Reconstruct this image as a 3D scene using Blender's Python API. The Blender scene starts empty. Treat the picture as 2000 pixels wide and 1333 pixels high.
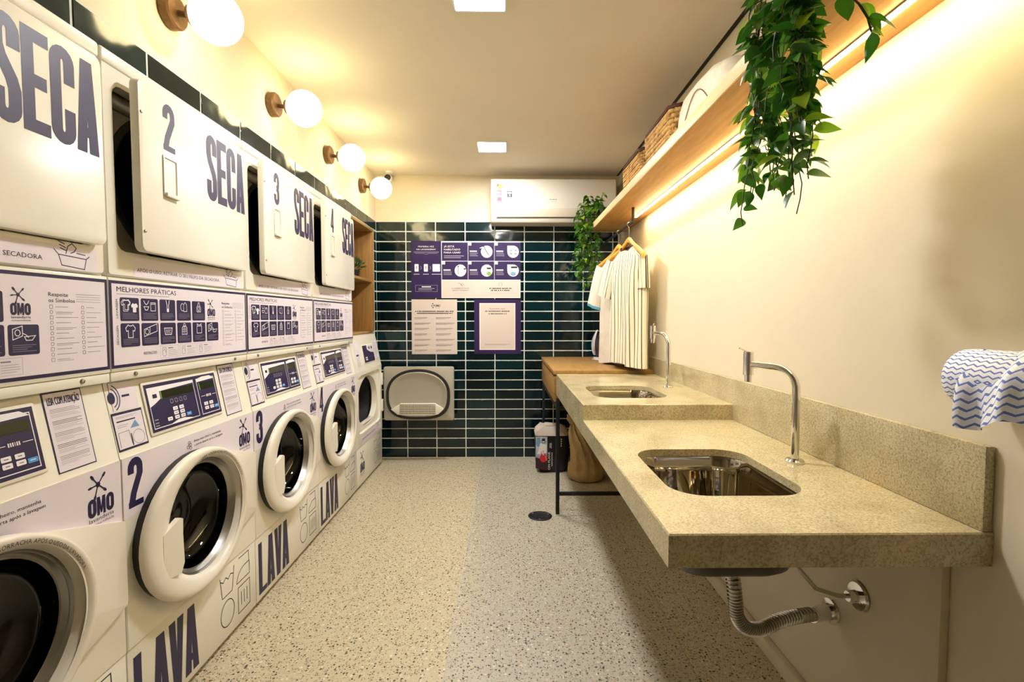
import bpy, bmesh, math, random
from mathutils import Vector, Matrix, Euler
random.seed(7)
S = bpy.context.scene
COL = S.collection
PI = math.pi
# ------------------------------------------------------------------ camera
F_PX, CAM_H = 970.0, 1.225
cd = bpy.data.cameras.new('camera'); cam = bpy.data.objects.new('camera', cd); COL.objects.link(cam)
cd.sensor_fit = 'HORIZONTAL'; cd.sensor_width = 36.0; cd.lens = 36.0*F_PX/2000.0
cd.clip_start = 0.02; cd.clip_end = 50
yaw = math.atan(10/F_PX); pit = math.atan(44.5/F_PX)
cam.location = (0, 0, CAM_H); cam.rotation_euler = (PI/2 - pit, 0, -yaw)
S.camera = cam
# ------------------------------------------------------------------ world / exposure
W = bpy.data.worlds.new('world'); S.world = W; W.use_nodes = True
W.node_tree.nodes['Background'].inputs[0].default_value = (1.0, .93, .80, 1)
W.node_tree.nodes['Background'].inputs[1].default_value = 0.15
S.view_settings.view_transform = 'Standard'; S.view_settings.look = 'None'
S.view_settings.gamma = 1.0; S.view_settings.use_curve_mapping = False
S.view_settings.exposure = 1.08
# light strengths
PANEL_E, GLOBE_E, LED_E = 122.0, 8.0, 55.0
WARM = (1.0, .80, .42); LEDC = (1.0, .80, .45); NEUT = (1.0, .985, .965)
# room
XL, XR, YB, YF, ZC = -1.13, 0.965, 4.33, -3.0, 2.45

def srgb(r, g, b):
    f = lambda c: (c/255/12.92 if c/255 <= .04045 else ((c/255+.055)/1.055)**2.4)
    return (f(r), f(g), f(b))
# ------------------------------------------------------------------ materials
MATS = {}
def mat(name, col=(.8,.8,.8), rough=.5, metal=0.0, emit=None, estr=0.0, coat=0.0, spec=None, alpha=None):
    if name in MATS: return MATS[name]
    m = bpy.data.materials.new(name); m.use_nodes = True
    b = m.node_tree.nodes['Principled BSDF']
    b.inputs['Base Color'].default_value = (*col, 1); b.inputs['Roughness'].default_value = rough
    b.inputs['Metallic'].default_value = metal
    if coat: b.inputs['Coat Weight'].default_value = coat; b.inputs['Coat Roughness'].default_value = .06
    if spec is not None: b.inputs['Specular IOR Level'].default_value = spec
    if emit: b.inputs['Emission Color'].default_value = (*emit, 1); b.inputs['Emission Strength'].default_value = estr
    MATS[name] = m; return m
def nd(m, t, **kw):
    n = m.node_tree.nodes.new(t)
    for k, v in kw.items():
        if k.startswith('i_'):
            n.inputs[k[2:].replace('_', ' ')].default_value = v
        else: setattr(n, k, v)
    return n
def lk(m, a, b): m.node_tree.links.new(a, b)
def bsdf(m): return m.node_tree.nodes['Principled BSDF']
def ramp(m, stops):
    r = nd(m, 'ShaderNodeValToRGB'); e = r.color_ramp.elements
    while len(e) < len(stops): e.new(.5)
    for i, (p, c) in enumerate(stops):
        e[i].position = p; e[i].color = (*c, 1)
    return r
def noise_mat(name, stops, scale, rough, detail=4, bump=0, coords='Object', stretch=None, metal=0, coat=0, nrough=.6):
    if name in MATS: return MATS[name]
    m = mat(name, stops[0][1], rough, metal, coat=coat)
    tc = nd(m, 'ShaderNodeTexCoord'); src = tc.outputs[coords]
    if stretch:
        mp = nd(m, 'ShaderNodeMapping'); mp.inputs['Scale'].default_value = stretch
        lk(m, src, mp.inputs[0]); src = mp.outputs[0]
    n = nd(m, 'ShaderNodeTexNoise'); n.inputs['Scale'].default_value = scale; n.inputs['Detail'].default_value = detail
    n.inputs['Roughness'].default_value = nrough
    lk(m, src, n.inputs['Vector'])
    r = ramp(m, stops); lk(m, n.outputs['Fac'], r.inputs[0]); lk(m, r.outputs[0], bsdf(m).inputs['Base Color'])
    if bump:
        b = nd(m, 'ShaderNodeBump'); b.inputs['Strength'].default_value = bump; b.inputs['Distance'].default_value = .002
        lk(m, n.outputs['Fac'], b.inputs['Height']); lk(m, b.outputs[0], bsdf(m).inputs['Normal'])
    return m

NAVY = mat('navy_print', srgb(26, 17, 66), .45)
LILAC = mat('lilac_sticker', srgb(222, 214, 222), .35)
GREYP = mat('grey_print', srgb(120, 112, 128), .6)
PALEP = mat('pale_print', srgb(168, 160, 176), .6)
WHITEP = mat('white_print', srgb(232, 228, 232), .5)
PURPLE = mat('purple_print', srgb(42, 24, 72), .5, spec=.3)
CREAMP = mat('cream_paper', srgb(206, 192, 182), .5)
BLACKP = mat('black_print', srgb(20, 17, 22), .5)
BLUEB = mat('blue_button', srgb(70, 150, 220), .4)
YELP = mat('yellow_print', srgb(240, 210, 40), .5)
REDP = mat('red_print', srgb(205, 40, 60), .5)
GRNP = mat('green_print', srgb(120, 170, 60), .5)
SKYP = mat('sky_print', srgb(110, 150, 190), .5)
ENAMEL = mat('white_enamel', srgb(226, 222, 208), .26, coat=.25)
ENAMEL2 = mat('white_plastic', srgb(224, 218, 204), .32)
STEEL = mat('brushed_steel', (.42, .41, .38), .33, 1.0)
CHROME = mat('chrome', (.80, .79, .77), .06, 1.0)
SINKST = mat('polished_sink_steel', (.46, .42, .34), .035, 1.0)
DARKST = mat('dark_steel', (.10, .10, .10), .4, .7)
DRUMST = mat('drum_steel', (.20, .20, .19), .25, 1.0)
RUBBER = mat('black_rubber', (.012, .012, .012), .5)
BLKMET = mat('black_metal', (.009, .009, .010), .5, spec=.3)
LCD = mat('lcd_window', (.02, .022, .008), .15)
DOORGREY = mat('grey_painted_metal', srgb(170, 164, 150), .4, .25)

def wall_mat(name, col):
    m = noise_mat(name, [(.3, tuple(c*.96 for c in col)), (.7, col)], 3.0, .75, bump=0)
    n = nd(m, 'ShaderNodeTexNoise'); n.inputs['Scale'].default_value = 260
    b = nd(m, 'ShaderNodeBump'); b.inputs['Strength'].default_value = .08; b.inputs['Distance'].default_value = .001
    lk(m, n.outputs['Fac'], b.inputs['Height']); lk(m, b.outputs[0], bsdf(m).inputs['Normal'])
    return m
WALLM = wall_mat('cream_wall_paint', srgb(216, 206, 182))
CEILM = wall_mat('ceiling_paint', srgb(222, 214, 198))
GROUT = noise_mat('white_grout', [(.3, srgb(190, 196, 190)), (.7, srgb(225, 228, 220))], 30, .8)
OAK = noise_mat('oak_laminate', [(.25, srgb(132, 98, 50)), (.5, srgb(152, 116, 62)), (.75, srgb(168, 134, 78))], 6, .45, 6, stretch=(9, .7, 9))
OAKV = noise_mat('oak_vertical', [(.25, srgb(128, 90, 44)), (.5, srgb(148, 108, 56)), (.75, srgb(162, 124, 70))], 6, .45, 6, stretch=(9, 9, .7))
OAKEDGE = noise_mat('oak_edge_band', [(.3, srgb(196, 168, 116)), (.7, srgb(216, 190, 140))], 8, .45, stretch=(9, .8, 9))
HANGW = noise_mat('hanger_wood', [(.3, srgb(206, 146, 50)), (.7, srgb(226, 172, 70))], 20, .35, coat=.3)

def tile_mat():
    m = mat('teal_glazed_tile', srgb(3, 22, 28), .11)
    oi = nd(m, 'ShaderNodeObjectInfo')
    r = ramp(m, [(0, srgb(0, 17, 22)), (.5, srgb(0, 26, 32)), (1, srgb(2, 36, 41))])
    lk(m, oi.outputs['Random'], r.inputs[0]); lk(m, r.outputs[0], bsdf(m).inputs['Base Color'])
    tc = nd(m, 'ShaderNodeTexCoord'); n = nd(m, 'ShaderNodeTexNoise'); n.inputs['Scale'].default_value = 9; n.inputs['Detail'].default_value = 1
    ad = nd(m, 'ShaderNodeVectorMath', operation='ADD')
    lk(m, tc.outputs['Object'], ad.inputs[0]); lk(m, oi.outputs['Location'], ad.inputs[1]); lk(m, ad.outputs[0], n.inputs['Vector'])
    b = nd(m, 'ShaderNodeBump'); b.inputs['Strength'].default_value = .25; b.inputs['Distance'].default_value = .01
    lk(m, n.outputs['Fac'], b.inputs['Height']); lk(m, b.outputs[0], bsdf(m).inputs['Normal'])
    return m
TILE = tile_mat()

def terrazzo(name, base, tint):
    m = mat(name, base, .38)
    tc = nd(m, 'ShaderNodeTexCoord')
    n0 = nd(m, 'ShaderNodeTexNoise'); n0.inputs['Scale'].default_value = 60; n0.inputs['Detail'].default_value = 5
    lk(m, tc.outputs['Object'], n0.inputs['Vector'])
    r0 = ramp(m, [(.3, tuple(c*.82 for c in base)), (.7, base)]); lk(m, n0.outputs['Fac'], r0.inputs[0])
    prev = r0.outputs[0]
    for scale, thr, cols, sel in ((70, .36, [(0, srgb(214, 208, 190)), (.5, srgb(176, 146, 104)), (1, srgb(220, 214, 198))], .62),
                             (150, .40, [(0, srgb(70, 62, 52)), (.5, srgb(126, 108, 84)), (1, srgb(206, 196, 172))], .45),
                             (82, .34, [(0, srgb(34, 30, 28)), (.45, srgb(70, 56, 42)), (.75, srgb(112, 78, 52)), (1, srgb(40, 36, 34))], .76)):
        v = nd(m, 'ShaderNodeTexVoronoi'); v.inputs['Scale'].default_value = scale
        mp = nd(m, 'ShaderNodeMapping'); mp.inputs['Location'].default_value = (scale*.37, scale*.11, .2)
        dn = nd(m, 'ShaderNodeTexNoise'); dn.inputs['Scale'].default_value = scale*1.2
        mixv = nd(m, 'ShaderNodeVectorMath', operation='MULTIPLY_ADD'); mixv.inputs[1].default_value = (.006, .006, .006)
        lk(m, tc.outputs['Object'], dn.inputs['Vector']); lk(m, dn.outputs['Color'], mixv.inputs[0]); lk(m, tc.outputs['Object'], mixv.inputs[2])
        lk(m, mixv.outputs[0], mp.inputs[0]); lk(m, mp.outputs[0], v.inputs['Vector'])
        lt = nd(m, 'ShaderNodeMath', operation='LESS_THAN'); lt.inputs[1].default_value = thr; lk(m, v.outputs['Distance'], lt.inputs[0])
        sx = nd(m, 'ShaderNodeSeparateColor'); lk(m, v.outputs['Color'], sx.inputs[0])
        gt = nd(m, 'ShaderNodeMath', operation='GREATER_THAN'); gt.inputs[1].default_value = sel; lk(m, sx.outputs[0], gt.inputs[0])
        mu = nd(m, 'ShaderNodeMath', operation='MULTIPLY'); lk(m, lt.outputs[0], mu.inputs[0]); lk(m, gt.outputs[0], mu.inputs[1])
        cr = ramp(m, cols); lk(m, sx.outputs[1], cr.inputs[0])
        mx = nd(m, 'ShaderNodeMix', data_type='RGBA'); lk(m, mu.outputs[0], mx.inputs[0]); lk(m, prev, mx.inputs[6]); lk(m, cr.outputs[0], mx.inputs[7])
        prev = mx.outputs[2]
    lk(m, prev, bsdf(m).inputs['Base Color'])
    return m
TERR_A = terrazzo('terrazzo_warm', srgb(196, 186, 158), 0)
TERR_B = terrazzo('terrazzo_cool', srgb(186, 180, 162), 1)

def stone_mat():
    m = mat('beige_granite', srgb(200, 188, 150), .22, coat=.2)
    tc = nd(m, 'ShaderNodeTexCoord')
    n1 = nd(m, 'ShaderNodeTexNoise'); n1.inputs['Scale'].default_value = 7; n1.inputs['Detail'].default_value = 4
    n2 = nd(m, 'ShaderNodeTexNoise'); n2.inputs['Scale'].default_value = 210; n2.inputs['Detail'].default_value = 5; n2.inputs['Roughness'].default_value = .75
    for n in (n1, n2): lk(m, tc.outputs['Object'], n.inputs['Vector'])
    r1 = ramp(m, [(.3, srgb(190, 180, 148)), (.55, srgb(210, 202, 172)), (.75, srgb(218, 204, 170))]); lk(m, n1.outputs['Fac'], r1.inputs[0])
    r2 = ramp(m, [(.34, srgb(136, 124, 98)), (.50, srgb(228, 222, 204)), (.68, (1, 1, 1))]); lk(m, n2.outputs['Fac'], r2.inputs[0])
    mx = nd(m, 'ShaderNodeMix', data_type='RGBA', blend_type='MULTIPLY'); mx.inputs[0].default_value = .85
    lk(m, r1.outputs[0], mx.inputs[6]); lk(m, r2.outputs[0], mx.inputs[7]); lk(m, mx.outputs[2], bsdf(m).inputs['Base Color'])
    return m
STONE = stone_mat()

def glass_mat():
    m = bpy.data.materials.new('dark_door_glass'); m.use_nodes = True; MATS['dark_door_glass'] = m
    nt = m.node_tree; nt.nodes.remove(nt.nodes['Principled BSDF'])
    t = nd(m, 'ShaderNodeBsdfTransparent'); t.inputs[0].default_value = (.17, .18, .17, 1)
    g = nd(m, 'ShaderNodeBsdfGlossy'); g.inputs['Roughness'].default_value = .03; g.inputs[0].default_value = (.9, .9, .9, 1)
    lw = nd(m, 'ShaderNodeLayerWeight'); lw.inputs[0].default_value = .5
    pw = nd(m, 'ShaderNodeMath', operation='POWER'); pw.inputs[1].default_value = 4.0; lk(m, lw.outputs['Facing'], pw.inputs[0])
    fr = nd(m, 'ShaderNodeMath', operation='MULTIPLY_ADD'); fr.inputs[1].default_value = .6; fr.inputs[2].default_value = .05; lk(m, pw.outputs[0], fr.inputs[0])
    mx = nd(m, 'ShaderNodeMixShader'); lk(m, fr.outputs[0], mx.inputs[0]); lk(m, t.outputs[0], mx.inputs[1]); lk(m, g.outputs[0], mx.inputs[2])
    lk(m, mx.outputs[0], nt.nodes['Material Output'].inputs[0])
    return m
GLASS = glass_mat()

def emit_mat(name, col, s):
    m = bpy.data.materials.new(name); m.use_nodes = True; MATS[name] = m
    nt = m.node_tree; nt.nodes.remove(nt.nodes['Principled BSDF'])
    e = nd(m, 'ShaderNodeEmission'); e.inputs[0].default_value = (*col, 1); e.inputs[1].default_value = s
    lk(m, e.outputs[0], nt.nodes['Material Output'].inputs[0]); return m
PANELM = emit_mat('led_panel_diffuser', NEUT, PANEL_E)
GLOBEM = emit_mat('opal_globe_glow', WARM, GLOBE_E)
STRIPM = emit_mat('led_strip_glow', LEDC, LED_E)

def leaf_mat():
    m = mat('glossy_leaf', srgb(60, 110, 20), .35)
    oi = nd(m, 'ShaderNodeObjectInfo')
    r = ramp(m, [(0, srgb(30, 74, 18)), (.35, srgb(52, 104, 24)), (.7, srgb(88, 140, 30)), (1, srgb(146, 176, 44))])
    lk(m, oi.outputs['Random'], r.inputs[0]); lk(m, r.outputs[0], bsdf(m).inputs['Base Color'])
    nt = m.node_tree; tr = nd(m, 'ShaderNodeBsdfTranslucent'); lk(m, r.outputs[0], tr.inputs[0])
    mx = nd(m, 'ShaderNodeMixShader'); mx.inputs[0].default_value = .42
    lk(m, bsdf(m).outputs[0], mx.inputs[1]); lk(m, tr.outputs[0], mx.inputs[2]); lk(m, mx.outputs[0], nt.nodes['Material Output'].inputs[0])
    return m
LEAF = leaf_mat()
STEM = mat('vine_stem', srgb(46, 52, 20), .6)

def stripe_mat():
    m = mat('pinstripe_cotton', srgb(226, 216, 190), .85)
    uv = nd(m, 'ShaderNodeUVMap'); uv.uv_map = 'UVMap'
    sp = nd(m, 'ShaderNodeSeparateXYZ'); lk(m, uv.outputs[0], sp.inputs[0])
    fr = nd(m, 'ShaderNodeMath', operation='FRACT'); lk(m, sp.outputs[0], fr.inputs[0])
    lt = nd(m, 'ShaderNodeMath', operation='LESS_THAN'); lt.inputs[1].default_value = .17; lk(m, fr.outputs[0], lt.inputs[0])
    mx = nd(m, 'ShaderNodeMix', data_type='RGBA'); lk(m, lt.outputs[0], mx.inputs[0])
    mx.inputs[6].default_value = (*srgb(228, 220, 196), 1); mx.inputs[7].default_value = (*srgb(34, 28, 44), 1)
    lk(m, mx.outputs[2], bsdf(m).inputs['Base Color']); return m
STRIPE = stripe_mat()
PLAINSH = noise_mat('white_cotton', [(.3, srgb(206, 194, 178)), (.7, srgb(222, 212, 196))], 8, .9)
def chevron_mat():
    m = mat('chevron_wipe', srgb(235, 238, 245), .85)
    uv = nd(m, 'ShaderNodeUVMap'); uv.uv_map = 'UVMap'
    sp = nd(m, 'ShaderNodeSeparateXYZ'); lk(m, uv.outputs[0], sp.inputs[0])
    pp = nd(m, 'ShaderNodeMath', operation='PINGPONG'); pp.inputs[1].default_value = .5; lk(m, sp.outputs[0], pp.inputs[0])
    ad = nd(m, 'ShaderNodeMath', operation='MULTIPLY_ADD'); ad.inputs[1].default_value = .9; lk(m, pp.outputs[0], ad.inputs[0]); lk(m, sp.outputs[1], ad.inputs[2])
    fr = nd(m, 'ShaderNodeMath', operation='FRACT'); lk(m, ad.outputs[0], fr.inputs[0])
    lt = nd(m, 'ShaderNodeMath', operation='LESS_THAN'); lt.inputs[1].default_value = .3; lk(m, fr.outputs[0], lt.inputs[0])
    mx = nd(m, 'ShaderNodeMix', data_type='RGBA'); lk(m, lt.outputs[0], mx.inputs[0])
    mx.inputs[6].default_value = (*srgb(232, 236, 246), 1); mx.inputs[7].default_value = (*srgb(104, 124, 196), 1)
    lk(m, mx.outputs[2], bsdf(m).inputs['Base Color']); return m
CHEV = chevron_mat()

# ------------------------------------------------------------------ mesh helpers
def wloc(o):
    v = Vector((0, 0, 0))
    while o is not None: v += o.location; o = o.parent
    return v
class MB:
    """collects geometry in WORLD coordinates; build() links it as one mesh object"""
    def __init__(s): s.v = []; s.f = []; s.m = []; s.uv = []; s.mats = []; s.xf = None; s.has_uv = False
    def mi(s, mt):
        if mt is None: return 0
        if mt not in s.mats: s.mats.append(mt)
        return s.mats.index(mt)
    def add(s, vs, fs, mt=None, uvs=None):
        o = len(s.v); i = s.mi(mt); s.v += [tuple(p) for p in vs]
        for k, f in enumerate(fs):
            s.f.append([o+a for a in f]); s.m.append(i)
            s.uv.append([uvs[a] for a in f] if uvs else None)
        if uvs: s.has_uv = True
        return s
    def box(s, x0, x1, y0, y1, z0, z1, mt=None, bev=0, seg=2):
        if bev <= 0:
            vs = [(x, y, z) for x in (x0, x1) for y in (y0, y1) for z in (z0, z1)]
            return s.add(vs, [(0,1,3,2),(4,6,7,5),(0,4,5,1),(2,3,7,6),(0,2,6,4),(1,5,7,3)], mt)
        bm = bmesh.new(); bmesh.ops.create_cube(bm, size=1)
        for q in bm.verts: q.co = Vector(((x0+x1)/2+q.co.x*(x1-x0), (y0+y1)/2+q.co.y*(y1-y0), (z0+z1)/2+q.co.z*(z1-z0)))
        bmesh.ops.bevel(bm, geom=bm.edges[:], offset=bev, segments=seg, profile=.5, affect='EDGES', clamp_overlap=True)
        return s.addbm(bm, mt)
    def addbm(s, bm, mt=None):
        bm.verts.index_update(); s.add([q.co.copy() for q in bm.verts], [[q.index for q in f.verts] for f in bm.faces], mt); bm.free(); return s
    def cyl(s, p0, p1, r0, r1=None, n=16, mt=None, caps=True):
        r1 = r0 if r1 is None else r1
        p0, p1 = Vector(p0), Vector(p1); d = (p1-p0).normalized()
        a = d.orthogonal().normalized(); b = d.cross(a); vs = []
        for p, r in ((p0, r0), (p1, r1)):
            for k in range(n):
                t = 2*PI*k/n; vs.append(p+a*math.cos(t)*r+b*math.sin(t)*r)
        fs = [(k, (k+1) % n, n+(k+1) % n, n+k) for k in range(n)]
        if caps: fs += [list(range(n))[::-1], list(range(n, 2*n))]
        return s.add(vs, fs, mt)
    def tube(s, path, r, n=8, mt=None, caps=True):
        path = [Vector(p) for p in path]; rs = r if isinstance(r, (list, tuple)) else [r]*len(path)
        vs = []; a = None
        for i, p in enumerate(path):
            d = (path[min(i+1, len(path)-1)]-path[max(i-1, 0)]).normalized()
            if a is None: a = d.orthogonal().normalized()
            a = (a-d*a.dot(d)); a = a.normalized() if a.length > 1e-6 else d.orthogonal().normalized()
            b = d.cross(a)
            for k in range(n):
                t = 2*PI*k/n; vs.append(p+(a*math.cos(t)+b*math.sin(t))*rs[i])
        fs = [(i*n+k, i*n+(k+1) % n, (i+1)*n+(k+1) % n, (i+1)*n+k) for i in range(len(path)-1) for k in range(n)]
        if caps: fs += [list(range(n))[::-1], [(len(path)-1)*n+k for k in range(n)]]
        return s.add(vs, fs, mt)
    def loft(s, loops, mt=None, cap0=False, cap1=False, closed=True, uvf=None):
        n = len(loops[0]); vs = [p for l in loops for p in l]
        fs = [(i*n+k, i*n+(k+1) % n, (i+1)*n+(k+1) % n, (i+1)*n+k) for i in range(len(loops)-1) for k in range(n if closed else n-1)]
        if cap0: fs.append(list(range(n))[::-1])
        if cap1: fs.append([(len(loops)-1)*n+k for k in range(n)])
        uvs = [uvf(i, k) for i in range(len(loops)) for k in range(n)] if uvf else None
        return s.add(vs, fs, mt, uvs)
    def lathe(s, prof, c, axis='z', n=32, mt=None, cap0=False, cap1=False):
        loops = []
        for r, h in prof:
            l = []
            for k in range(n):
                t = 2*PI*k/n; a, b = r*math.cos(t), r*math.sin(t)
                l.append({'z': (c[0]+a, c[1]+b, c[2]+h), 'x': (c[0]+h, c[1]+a, c[2]+b), 'y': (c[0]+a, c[1]+h, c[2]+b)}[axis])
            loops.append(l)
        return s.loft(loops, mt, cap0, cap1)
    def prism(s, poly, mapf, w0, w1, mt=None, bev=0):
        bm = bmesh.new(); vs = [bm.verts.new(mapf(u, v, w0)) for u, v in poly]; f = bm.faces.new(vs)
        d = Vector(mapf(0, 0, w1))-Vector(mapf(0, 0, w0))
        r = bmesh.ops.extrude_face_region(bm, geom=[f]); nv = [g for g in r['geom'] if isinstance(g, bmesh.types.BMVert)]
        bmesh.ops.translate(bm, verts=nv, vec=d)
        bmesh.ops.recalc_face_normals(bm, faces=bm.faces[:])
        if bev:
            nvs = set(nv); es = [e for e in bm.edges if e.verts[0] in nvs and e.verts[1] in nvs]
            bmesh.ops.bevel(bm, geom=es, offset=bev, segments=2, profile=.5, affect='EDGES', clamp_overlap=True)
        return s.addbm(bm, mt)
    def frame(s, outer, inner, mapf, w0, w1, mt=None):
        """ring between two loops of the same length, front at w1, back at w0"""
        n = len(outer); L = [[mapf(u, v, w) for u, v in p] for p, w in ((outer, w0), (outer, w1), (inner, w1), (inner, w0))]
        return s.loft(L, mt)
    def build(s, name, mt=None, parent=None, smooth=35, kind=None, label=None, xf=None):
        off = wloc(parent) if parent else Vector((0, 0, 0))
        me = bpy.data.meshes.new(name)
        vs = [Vector(p) for p in s.v]
        if xf: vs = [xf(p) for p in vs]
        me.from_pydata([p-off for p in vs], [], s.f); me.validate(clean_customdata=False)
        ms = s.mats if s.mats else [mt]
        for q in ms: me.materials.append(q)
        if len(me.polygons) == len(s.f):
            me.polygons.foreach_set('material_index', s.m)
            if s.has_uv:
                ul = me.uv_layers.new(name='UVMap')
                for p, u in zip(me.polygons, s.uv):
                    if u:
                        for li, c in zip(p.loop_indices, u): ul.data[li].uv = c
        bm = bmesh.new(); bm.from_mesh(me); bmesh.ops.recalc_face_normals(bm, faces=bm.faces[:]); bm.to_mesh(me); bm.free()
        if smooth:
            me.shade_smooth(); me.set_sharp_from_angle(angle=math.radians(smooth))
        o = bpy.data.objects.new(name, me); COL.objects.link(o)
        if parent: o.parent = parent
        if kind: o['kind'] = kind
        if label: o['label'] = label
        return o
def tag(o, label, cat, group=None):
    o['label'] = label; o['category'] = cat
    if group: o['group'] = group
    return o
def thing(name, label, cat, loc, group=None):
    o = bpy.data.objects.new(name, None); COL.objects.link(o); o.location = loc; o.empty_display_size = .05
    return tag(o, label, cat, group)
def solo(b, name, mt, label, cat, base, group=None, smooth=35):
    """single-mesh thing whose origin is its base point"""
    d = bpy.data.objects.new('tmp', None); d.location = base
    o = b.build(name, mt, None, smooth); me = o.data; me.transform(Matrix.Translation(-Vector(base))); o.location = base
    bpy.data.objects.remove(d); return tag(o, label, cat, group)
def rrect(x0, y0, x1, y1, r, n=5):
    pts = []
    for cx, cy, a in ((x1-r, y1-r, 0), (x0+r, y1-r, PI/2), (x0+r, y0+r, PI), (x1-r, y0+r, 3*PI/2)):
        for k in range(n+1):
            t = a+PI/2*k/n; pts.append((cx+r*math.cos(t), cy+r*math.sin(t)))
    return pts
def arc(cx, cy, rx, ry, a0, a1, n=8):
    return [(cx+rx*math.cos(math.radians(a0+(a1-a0)*k/n)), cy+ry*math.sin(math.radians(a0+(a1-a0)*k/n))) for k in range(n+1)]

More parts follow.
